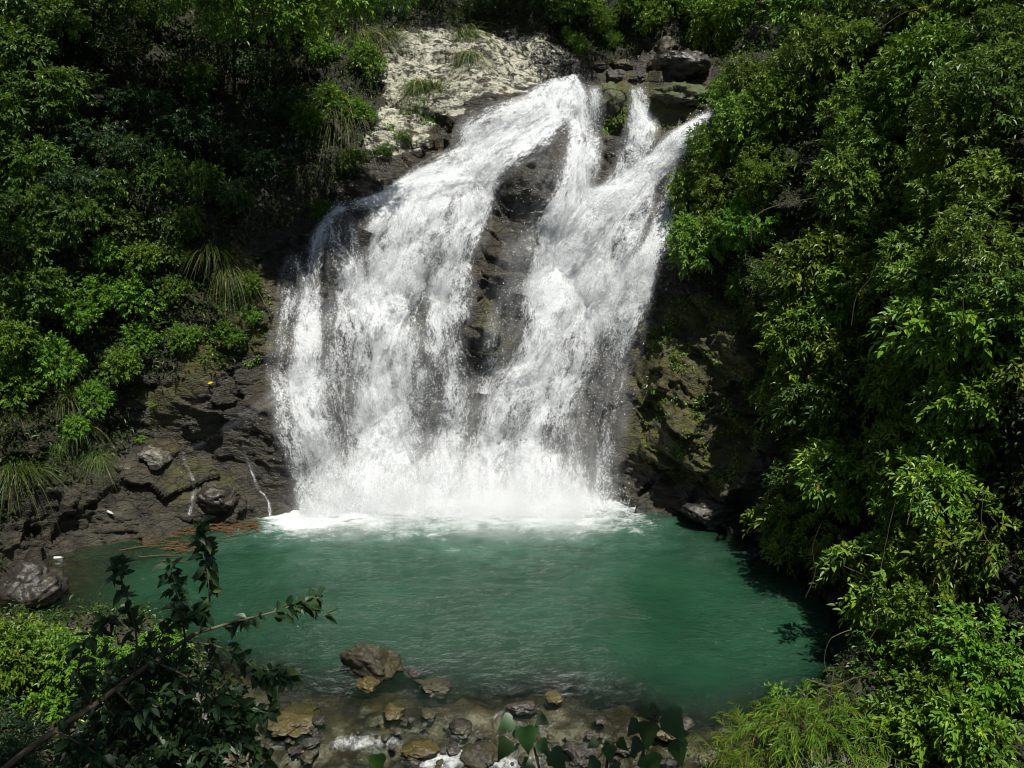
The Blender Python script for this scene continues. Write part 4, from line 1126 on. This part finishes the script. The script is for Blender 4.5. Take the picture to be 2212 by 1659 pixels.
# ---- canopy standing over the left wall and over the viewpoint: its leaves hang into the top of the view and throw the shade below
def tree(name, foot, top, blobs, kind, label, cat='tree', group=None):
    root = bpy.data.objects.new(name, None); COL.objects.link(root); root.location = foot
    tag(root, label, cat, group)
    parts = []
    src = {'deep': (L_DEEP, 'deep'), 'green': (L_GREEN, 'green'), 'fresh': (L_FRESH, 'fresh')}[kind]
    stems = [([Vector((0, 0, 0)), (Vector(top) - Vector(foot)) * .5 + Vector((.1, 0, 0)), Vector(top) - Vector(foot)], [.16, .12, .08])]
    for i, (x, y, z, s) in enumerate(blobs):
        p, c = crown(900 + i * 7 + len(name) * 13 + int(foot[1] * 3 + abs(foot[0]) * 5), 11, 330, 8, .115 / s, .42, .65, .3, spread=.85, lr=(.25, .45), twig=.22)
        q = np.array((x, y, z)) - np.array(foot)
        parts.append((p[0] * s + q, p[1], p[2]))
        t = Vector(top) - Vector(foot)
        stems.append(([t, (t + Vector(q)) * .5 + Vector((0, 0, .3)), Vector(q)], [.07, .045, .02]))
    link('crown', leaf_mesh('crown', parts), src[0], root)
    v, f = tubes(stems, 6)
    link('trunk', mesh_np('trunk', v, f), M_BARK, root)
def over(pts, z, s):
    out = []
    for x, y in pts:
        h = SMOOTH_BVH.ray_cast(CAMP, ray(x, y))[0]
        q = h + SUN * max(2.4, (z - h.z) / SUN.z)
        out.append((q.x, q.y, q.z, s))
    return out
HANG = [tuple(at_y(x, y, Y)) + (s,) for x, y, Y, s in [(380, -60, 19.6, 1.2), (490, -10, 20.0, 1.1), (610, 10, 20.4, 1.1), (720, 0, 21.0, 1.1), (830, -30, 21.6, 1.1), (560, -90, 20.5, 1.3), (700, -100, 21.0, 1.3)]]
tree('canopy_tree', (-14.2, 21.5, 13.8), (-11.0, 20.0, 15.2), HANG[:3] + over([(340, 310), (430, 300), (520, 250), (440, 180), (340, 200), (480, 380)], 15.0, 1.2), 'fresh', 'tree whose lit lower branches hang into the top left over the black hollow')
tree('canopy_tree', (-9.5, 24.5, 15.5), (-7.4, 22.6, 16.2), HANG[3:] + over([(600, 220), (560, 340), (620, 380), (640, 290), (520, 130), (600, 120)], 15.4, 1.2), 'green', 'tree hanging over the top edge between the black hollow and the pale slab')
tree('canopy_tree', (-14.5, 17.5, 12), (-13.0, 16.8, 13.4), [(-11.8, 17.2, 13.0, 1.1), (-12.8, 15.6, 13.2, 1.2)], 'deep', 'tree leaning out over the far left edge at the top')
tree('canopy_tree', (-6.5, 29.5, 16.5), (-5.0, 28.6, 18.6), [(-5.6, 27.6, 17.6, 1.6), (-4.0, 28.6, 17.9, 1.6), (-2.4, 29.4, 17.6, 1.6), (-7.0, 26.6, 17.2, 1.5)], 'deep', 'tree behind the left end of the pale slab, leaves hanging at the top edge')
tree('canopy_tree', (0.8, 34.5, 17.5), (0.2, 32.6, 19.0), [(-.6, 31.6, 17.6, 1.7), (1.2, 31.8, 17.8, 1.7), (2.9, 32.0, 17.6, 1.6), (0.2, 33.4, 18.6, 1.8)], 'deep', 'tree behind the right end of the pale slab, leaves hanging at the top edge')
tree('canopy_tree', (-5.2, 1.2, 6.9), (-3.6, 2.4, 12.4), [(-3.4, 3.0, 12.9, 1.7), (-1.9, 3.6, 13.4, 1.7), (-4.6, 3.8, 13.0, 1.7), (-2.6, 1.8, 13.6, 1.7), (-4.0, 1.2, 13.2, 1.7), (.9, 3.4, 13.7, 1.6), (-1.8, 1.5, 13.2, 1.6)], 'green', 'tree standing beside the viewpoint that shades the dark branches at lower left')
tree('canopy_tree', (3.2, -2.6, 7.2), (2.2, -.8, 12.6), [(1.2, -.2, 13.0, 1.5), (2.4, .4, 13.2, 1.5), (.2, .6, 13.6, 1.5), (1.4, 1.4, 13.8, 1.4)], 'green', 'tree behind the viewpoint that shades the heart-leaved saplings')

# ---- undergrowth between the plants: a mat of small leaves on the soil of both walls, nobody could count them
ur = np.random.RandomState(9)
q = P2[:-1, :-1].reshape(-1, 3); qn = grid_normals(P2)[:-1, :-1].reshape(-1, 3)
qn = np.where((qn @ np.array([0, 0, 1.0]))[:, None] < -.2, -qn, qn)
qn = np.where(((qn * (np.array(CAMP) - q)).sum(1) < 0)[:, None], -qn, qn)
area = np.linalg.norm(np.cross(P2[1:, :-1] - P2[:-1, :-1], P2[:-1, 1:] - P2[:-1, :-1]), axis=2).ravel()
x_, y_, d_ = project(q)
ok = (d_ > 5) & (x_ > -500) & (x_ < 2750) & (y_ > -350) & (y_ < 1900) & (q[:, 2] > .25) & ~bare_mask(q, fbm(q * .9, 4) * 55)
hollow = in_poly(x_ + fbm(q * .7, 3) * 60, y_, [(230, 120), (640, 140), (700, 420), (560, 480), (420, 380), (230, 400)])
den = area * ok * np.where(hollow, .7, 1.0) * np.clip(.7 + fbm(q * 1.1 + 4, 3) * .9, .2, 1.3)
den *= np.where(in_poly(x_, y_, [(1680, 1080), (2000, 1200), (1960, 1500), (1680, 1500)]), .25, 1.0)
nU = 220000
ii = ur.choice(len(q), nU, p=den / den.sum())
b = q[ii] + ur.normal(0, .06, (nU, 3)) + qn[ii] * (np.abs(ur.normal(0, .16, nU)))[:, None]
d = unit(qn[ii] * .6 + ur.normal(size=(nU, 3)) * .8 + np.array([0, 0, -.25]))
u_ = unit(qn[ii] * .5 + np.array([0, 0, .8]) + ur.normal(size=(nU, 3)) * .4)
L = ur.lognormal(math.log(.085), .3, nU)
v, f = leaf_geo(b, d, u_, L, L * .42)
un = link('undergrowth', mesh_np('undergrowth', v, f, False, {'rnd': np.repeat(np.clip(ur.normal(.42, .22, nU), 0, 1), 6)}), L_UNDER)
tag(un, kind='stuff')

bq = bp.reshape(len(gx), len(gy), 3); bq = bq[:-1, :-1].reshape(-1, 3)
wz = water_z(bq[:, 0], bq[:, 1]); x2, y2, d2 = project(bq)
den = ((bq[:, 2] > wz + .12) & (d2 > 1) & (bq[:, 1] < 15) & (bq[:, 1] > 1.2) & (np.abs(bq[:, 0]) < 12)) * np.where(bq[:, 1] < 8, .35, 1.0)
nU = 60000
ii = ur.choice(len(bq), nU, p=den / den.sum())
b = bq[ii] + ur.normal(0, .05, (nU, 3)) + np.array([0, 0, 1]) * (np.abs(ur.normal(0, .14, nU)))[:, None]
d = unit(ur.normal(size=(nU, 3)) * (1, 1, .5) + np.array([0, -.2, .1])); L = ur.lognormal(math.log(.085), .3, nU)
v, f = leaf_geo(b, d, unit(np.array([0, 0, 1.0]) + ur.normal(size=(nU, 3)) * .4), L, L * .42)
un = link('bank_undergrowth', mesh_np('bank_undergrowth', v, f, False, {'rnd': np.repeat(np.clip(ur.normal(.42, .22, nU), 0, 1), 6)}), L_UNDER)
tag(un, kind='stuff')

# small moss plants and creepers on the wet rock beside the falls
ok = (d_ > 5) & in_poly(x_, y_, [(1300, 190), (1560, 190), (1540, 290), (1300, 290)]) | in_poly(x_, y_, [(1420, 640), (1640, 640), (1690, 900), (1560, 1060), (1380, 960)]) | in_poly(x_, y_, [(500, 540), (590, 640), (570, 790), (420, 790)]) | in_poly(x_, y_, [(830, 230), (960, 200), (930, 300), (830, 340)])
den = area * ok * np.clip(fbm(q * 1.5 + 8, 3) - .05, 0, 1) * (d_ > 12)
nU = 9000
ii = ur.choice(len(q), nU, p=den / den.sum())
d = unit(qn[ii] * .8 + ur.normal(size=(nU, 3)) * .7 + np.array([0, 0, -.3])); L = ur.lognormal(math.log(.055), .3, nU)
v, f = leaf_geo(q[ii] + qn[ii] * .02, d, unit(qn[ii] + np.array([0, 0, .6])), L, L * .5)
un = link('creeper', mesh_np('creeper', v, f, False, {'rnd': np.repeat(np.clip(ur.normal(.4, .2, nU), 0, .97), 6)}), L_GREEN)
tag(un, kind='stuff')

# ---- near plants: the dark branch at lower left, heart-leaved saplings at the bottom
def P3(x, y, Y): return at_y(x, y, Y)
root = bpy.data.objects.new('overhanging_shrub', None); COL.objects.link(root)
foot = Vector(P3(-60, 1720, 4.4)); root.location = foot
tag(root, 'dark leafy branch reaching across the lower left corner in front of the pool', 'shrub')
STEMS = [([(-60, 1720, 4.4), (60, 1620, 4.7), (200, 1525, 5.0), (330, 1430, 5.3), (420, 1370, 5.45)], .026, .017, 0),
         ([(420, 1370, 5.45), (500, 1345, 5.5), (580, 1325, 5.55), (640, 1305, 5.6), (690, 1290, 5.7)], .012, .003, 13),
         ([(640, 1305, 5.6), (670, 1312, 5.6), (700, 1330, 5.6)], .004, .002, 4),
         ([(430, 1368, 5.45), (452, 1300, 5.4), (448, 1230, 5.4), (436, 1170, 5.4), (430, 1130, 5.4)], .010, .003, 18),
         ([(400, 1385, 5.4), (392, 1320, 5.3), (378, 1270, 5.3), (368, 1220, 5.3)], .008, .003, 12),
         ([(290, 1460, 5.2), (295, 1380, 5.1), (280, 1310, 5.1), (262, 1250, 5.1), (255, 1220, 5.1)], .008, .003, 11),
         ([(400, 1385, 5.4), (480, 1400, 5.5), (545, 1440, 5.5), (585, 1490, 5.5)], .009, .003, 15),
         ([(545, 1440, 5.5), (590, 1450, 5.5), (625, 1465, 5.5)], .005, .002, 8),
         ([(330, 1430, 5.3), (400, 1460, 5.2), (470, 1520, 5.2), (540, 1600, 5.2), (580, 1660, 5.2)], .010, .004, 22),
         ([(250, 1490, 5.1), (300, 1540, 5.0), (360, 1610, 5.0), (420, 1690, 5.0)], .010, .004, 20),
         ([(470, 1520, 5.2), (530, 1530, 5.2), (580, 1540, 5.2)], .005, .002, 10),
         ([(200, 1525, 5.0), (170, 1450, 4.9), (190, 1380, 4.9), (240, 1340, 4.9)], .008, .003, 10),
         ([(120, 1580, 4.8), (180, 1610, 4.7), (260, 1660, 4.7)], .008, .004, 14),
         ([(330, 1430, 5.3), (350, 1370, 5.3), (400, 1330, 5.2), (440, 1320, 5.2)], .007, .003, 14)]
nr = np.random.RandomState(4)
LV, TW = [], []
for pts, r0, r1, nl in STEMS:
    W = [P3(*p) for p in pts]
    c = catmull(np.array([tuple(w) for w in W]), np.linspace(0, len(W) - 1, 14))
    TW.append(([Vector(x) - foot for x in c], list(np.linspace(r0, r1, 14))))
    if not nl: continue
    k = nl * 4
    t = nr.uniform(.12, 1, k) ** .8 * 13
    i = np.clip(t.astype(int), 0, 12); bb = c[i] + (c[i + 1] - c[i]) * (t - i)[:, None]
    ax = unit(c[i + 1] - c[i])
    dd = unit(nr.normal(size=(k, 3)) + ax * .7 + np.array([0, 0, -.2]))
    L = .108 * nr.uniform(.55, 1.3, k)
    v, f = leaf_geo(bb + dd * .012, dd, unit(np.array([0, -.5, 1.0]) + nr.normal(size=(k, 3)) * .4), L, L * nr.uniform(.42, .6, k), .2, .25)
    LV.append((v - np.array(foot), f, np.repeat(np.clip(nr.normal(.4, .25, k), 0, .97), 6)))
for k in range(15):       # denser leafy mass low in the corner
    pos = P3(nr.uniform(130, 560), nr.uniform(1470, 1720), nr.uniform(5.0, 5.8))
    p, c = crown(300 + k, 5, 46, 6, .19, .5, .8, .3, twig=.25)
    LV.append((p[0] * .44 + np.array(pos) - np.array(foot), p[1], p[2]))
link('leaves', leaf_mesh('leaves', LV), L_SHADE, root)
v, f = tubes(TW, 7)
link('branches', mesh_np('branches', v, f), M_TWIG, root)

M_HEART = mat_leaf('heart_leaf', (0.020, 0.056, 0.013), (0.029, 0.079, 0.016), (0.051, 0.126, 0.012), (.03, .16, .01), .45, .35)
def heart(base, d, up, L):
    d = np.array(d, float); d /= np.linalg.norm(d); s = np.cross(d, up); s /= np.linalg.norm(s); u = np.cross(s, d)
    prof = [(-.07, .20), (.03, .42), (.14, .50), (.24, .55), (.36, .42), (.50, .36), (.66, .25), (.84, .11), (1.0, 0)]
    V = [np.array(base)]; F = []
    row = []
    for t, w in prof:
        dn = np.array([0, 0, -1]) * .30 * max(0, t) ** 1.6 * L
        m = base + d * L * max(t, 0) + dn
        row.append((len(V), len(V) + 1, len(V) + 2))
        V += [base + d * L * t + s * L * w + u * L * .10 * w + dn, m, base + d * L * t - s * L * w + u * L * .10 * w + dn]
    for a, b in zip(row, row[1:]):
        F += [(a[0], a[1], b[1], b[0]), (a[1], a[2], b[2], b[1])]
    return np.array(V), np.array(F)
def sapling(label, foot, stem, lv, tone):
    root = bpy.data.objects.new('heart_leaved_sapling', None); COL.objects.link(root); root.location = foot
    tag(root, label, 'sapling', 'heart-leaved saplings along the bottom')
    ft = np.array(foot); S = [([Vector(p) - Vector(foot) for p in stem], list(np.linspace(.009, .004, len(stem))))]
    for (x, y, Y, dx, dz, L) in lv:
        b = np.array(P3(x, y, Y))
        V, F = heart(b, (dx, -.35, dz), np.array([0, -.55, .85]), L * .62)
        o = link('leaf', mesh_np('leaf', V - ft, F, True, {'rnd': np.full(len(V), min(.97, tone + nr.uniform(-.2, .2)))}), M_HEART, root)
        j = Vector(stem[-1]) * .7 + Vector(stem[-2]) * .3
        S.append(([j - Vector(foot), (j + Vector(b)) * .5 + Vector((0, 0, .01)) - Vector(foot), Vector(b) - Vector(foot)], [.004, .003, .002]))
    v, f = tubes(S, 6); link('stem', mesh_np('stem', v, f), M_TWIG, root)
sapling('sapling with broad dark heart leaves at the bottom, left of centre-right stones', (.12, 2.95, 5.5), [(.12, 2.95, 5.5), P3(1165, 1660, 3.0), P3(1140, 1560, 3.0)],
        [(1108, 1555, 3.0, -.75, -.1, .125), (1135, 1570, 2.9, .12, -.75, .15), (1160, 1550, 3.1, .8, .02, .10), (1100, 1600, 2.9, -.55, -.6, .13), (1165, 1600, 3.0, .5, -.55, .10), (1190, 1625, 3.0, .7, -.5, .15), (1150, 1650, 2.9, -.7, -.15, .12)], .4)
sapling('sapling with large dark heart leaves at the bottom, nearest the bamboo grass', (.75, 2.95, 5.5), [(.75, 2.95, 5.5), P3(1385, 1640, 3.0), P3(1415, 1530, 3.0)],
        [(1400, 1535, 3.0, -.9, .02, .09), (1420, 1530, 3.1, -.5, .1, .1), (1440, 1540, 3.0, .55, -.6, .20), (1400, 1560, 2.9, -.05, -.8, .15), (1460, 1600, 3.0, .25, -.75, .15), (1385, 1600, 3.0, -.6, -.4, .11), (1400, 1630, 2.9, .2, -.7, .17), (1380, 1560, 3.0, -.7, -.45, .11)], .35)
sapling('small sapling with lighter heart leaves between the two larger saplings', (.45, 2.95, 5.5), [(.45, 2.95, 5.5), P3(1310, 1660, 3.0), P3(1315, 1605, 3.0)],
        [(1290, 1600, 3.0, -.7, -.1, .085), (1315, 1610, 2.9, .05, -.6, .10), (1335, 1600, 3.1, .6, -.25, .09), (1290, 1640, 2.9, -.5, -.35, .10), (1325, 1650, 2.9, .3, -.5, .09)], .62)
sapling('single bright green heart leaf poking in at the bottom edge', (-.5, 2.95, 5.5), [(-.5, 2.95, 5.5), P3(815, 1690, 3.0), P3(815, 1668, 3.0)], [(815, 1630, 2.95, .05, -.5, .12)], .99)

# ---- bare vines and twigs at lower right, a dark branch on the right slope
def twig(name, label, cat, pts, Y, r, m, group=None):
    W = np.array([tuple(P3(x, y, Y if not isinstance(Y, (list, tuple)) else Y[i])) for i, (x, y) in enumerate(pts)])
    c = catmull(W, np.linspace(0, len(W) - 1, 18))
    c = c + fbm(c * 3.0, 3)[:, None] * .03
    v, f = tubes([([Vector(x) for x in c], list(np.linspace(r, r * .4, 18)))], 6)
    o = link(name, mesh_np(name, v - c[0], f), m); o.location = c[0]
    tag(o, label, cat, group)
TG = 'bare vines over the dark pool corner'
twig('vine', 'pale vine dropping from the leaves to the bush, longest of those at lower right', 'vine', [(1880, 1290), (1895, 1350), (1870, 1400), (1905, 1450), (1925, 1500)], 10.6, .012, M_BARK, TG)
twig('vine', 'thin straight vine crossing the dark pool corner beside the leaf trail', 'vine', [(1800, 1440), (1795, 1500), (1785, 1560), (1770, 1600)], 10.6, .008, M_TWIG, TG)
twig('vine', 'curved bare twig bowing towards the water at the dark pool corner', 'vine', [(1840, 1360), (1795, 1380), (1780, 1430), (1800, 1480)], 11, .007, M_TWIG, TG)
twig('vine', 'looping horizontal vine between the leaf trail and the sunlit bush', 'vine', [(1740, 1470), (1800, 1480), (1850, 1465), (1890, 1450)], 10.6, .007, M_TWIG, TG)
twig('vine', 'thin bare twig standing against the dark leaves above the pool corner', 'vine', [(1900, 1240), (1912, 1180), (1925, 1120), (1935, 1080)], 11, .007, M_TWIG, TG)
twig('dead_branch', 'dark bare branch bending through the leaves right of the upper stream', 'branch', [(1622, 520), (1626, 480), (1650, 455), (1700, 440), (1770, 425)], 17.6, .024, M_BARK)

SG = 'bare stems showing among the leaves of the right slope'
for i, (pts, Y, lab) in enumerate([([(1840, 700), (1850, 640), (1880, 600), (1890, 560)], 15.2, 'thin dark stem rising among the broad leaves high on the right slope'),
        ([(1960, 1130), (1975, 1060), (1990, 1010)], 12.6, 'short pale stem among the broad leaves level with the ochre moss'),
        ([(2085, 700), (2080, 640), (2095, 590), (2090, 540)], 13.2, 'pale upright stem near the right edge among yellow-green leaves'),
        ([(2140, 1180), (2120, 1130), (2125, 1060)], 11.4, 'dark stem in the shaded gap near the right edge above the sunlit bush'),
        ([(1740, 1290), (1760, 1240), (1755, 1180), (1775, 1130)], 12.8, 'dark stem hanging at the right end of the pool'),
        ([(1990, 430), (2030, 400), (2080, 395)], 15.6, 'pale bare branch crossing the yellow-green leaves high on the right'),
        ([(1905, 60), (1950, 30), (2010, 15)], 18.0, 'grey bare branch arching at the top edge on the right')]):
    twig('bare_stem', lab, 'stem', pts, Y, .011, M_TWIG if i % 2 else M_BARK, SG)

# ---- driftwood, litter and fallen leaves on the pool
M_DRIFT = mat_bark('driftwood', (.045, .025, .012), (.15, .08, .035))
dd = np.random.RandomState(6)
S = []
for k in range(420):
    u = dd.rand()
    if u < .72:
        x = dd.uniform(320, 560); y = 1150 - (x - 320) * .075 + dd.normal(0, 7)
    else: x = dd.normal(400, 34); y = dd.normal(1180, 9)
    p = on_plane(x, y, .03 + dd.rand() * .04); a = dd.normal(0.05, .5); l = dd.uniform(.03, .2)
    e = Vector((math.cos(a), math.sin(a), dd.normal(0, .12))) * l
    S.append(([p - e, p + e * .1 + Vector((0, 0, .01)), p + e], [.006, .009, .004]))
v, f = tubes(S, 5)
tag(link('driftwood_litter', mesh_np('driftwood_litter', v, f), M_DRIFT), kind='stuff')
for k, (x, y, l, a, lab) in enumerate([(345, 1201, .5, .1, 'thin brown stick floating alone in front of the driftwood'), (300, 1183, .45, .35, 'dark stick floating left of the driftwood heap'), (375, 1212, .3, -.1, 'short orange stick floating nearest of all'),
                                  (455, 1135, .7, .06, 'long pale stick lying along the top of the driftwood line'), (520, 1155, .5, .5, 'brown stick pointing out at the right end of the driftwood'), (520, 1605, .35, .05, 'reddish stick lying on the stream stones at lower left')]):
    p = on_plane(x, y, .03); e = Vector((math.cos(a), math.sin(a), 0)) * l
    v, f = tubes([([-e, Vector((0, 0, .02)), e * .6, e], [.012, .016, .013, .007]), ([e * .2, e * .35 + Vector((.05, .1, .03))], [.008, .003])], 6)
    o = link('stick', mesh_np('stick', v, f), M_DRIFT); o.location = p
    tag(o, lab, 'stick', 'sticks floating at the left of the pool')
def mat_plain(name, c, r):
    m, nt, o = new_mat(name); n = N(nt)
    k = n.noise(n.obj(), 22, 3, .5)
    n.out(o, n.princ(n.mix(k, tuple(x * .85 for x in c), c), r)); return m
M_PLAST = mat_plain('white_plastic', (.5, .52, .52), .35)
def bottle(label, x, y, a, on_rock=False):
    prof = [(0, .0), (.0, .030), (.01, .034), (.13, .034), (.17, .022), (.19, .013), (.215, .013), (.216, 0)]
    v, f = tubes([([Vector((t, 0, 0)) for t, _ in prof], [max(r, .0005) for _, r in prof])], 14)
    p = on_plane(x, y, .015)
    if on_rock:
        h = ROCK_BVH.ray_cast(CAMP, ray(x, y))[0]
        if h is not None: p = h + Vector((0, -.03, .03))
    o = link('plastic_bottle', mesh_np('plastic_bottle', v, f), M_PLAST); o.location = p; o.rotation_euler = (0, R(6), a)
    tag(o, label, 'bottle')
bottle('white plastic bottle floating by the left boulder in the dark water', 116, 1205, .3)
bottle('white plastic bottle stranded on the dark rocks at the left waterline', 234, 1106, -.5, True)
M_YLEAF = mat_plain('yellow_leaf', (.62, .36, .02), .45)
def fallen(label, x, y, L, rock_=True):
    h, no, _, _ = (ROCK_BVH if rock_ else BED_BVH).ray_cast(CAMP, ray(x, y))
    v, f = leaf_geo(np.zeros((1, 3)), np.array([[1, -.1, .25]]), np.array([[0, -.7, .7]]), np.array([L]), np.array([L * .45]), .15, .0)
    o = link('fallen_leaf', mesh_np('fallen_leaf', v, f, True), M_YLEAF); o.location = h + Vector((0, -.04, .03))
    tag(o, label, 'leaf')
fallen('large yellow leaf lying on the brown wet rock left of the falls', 450, 830, .17)
wording()
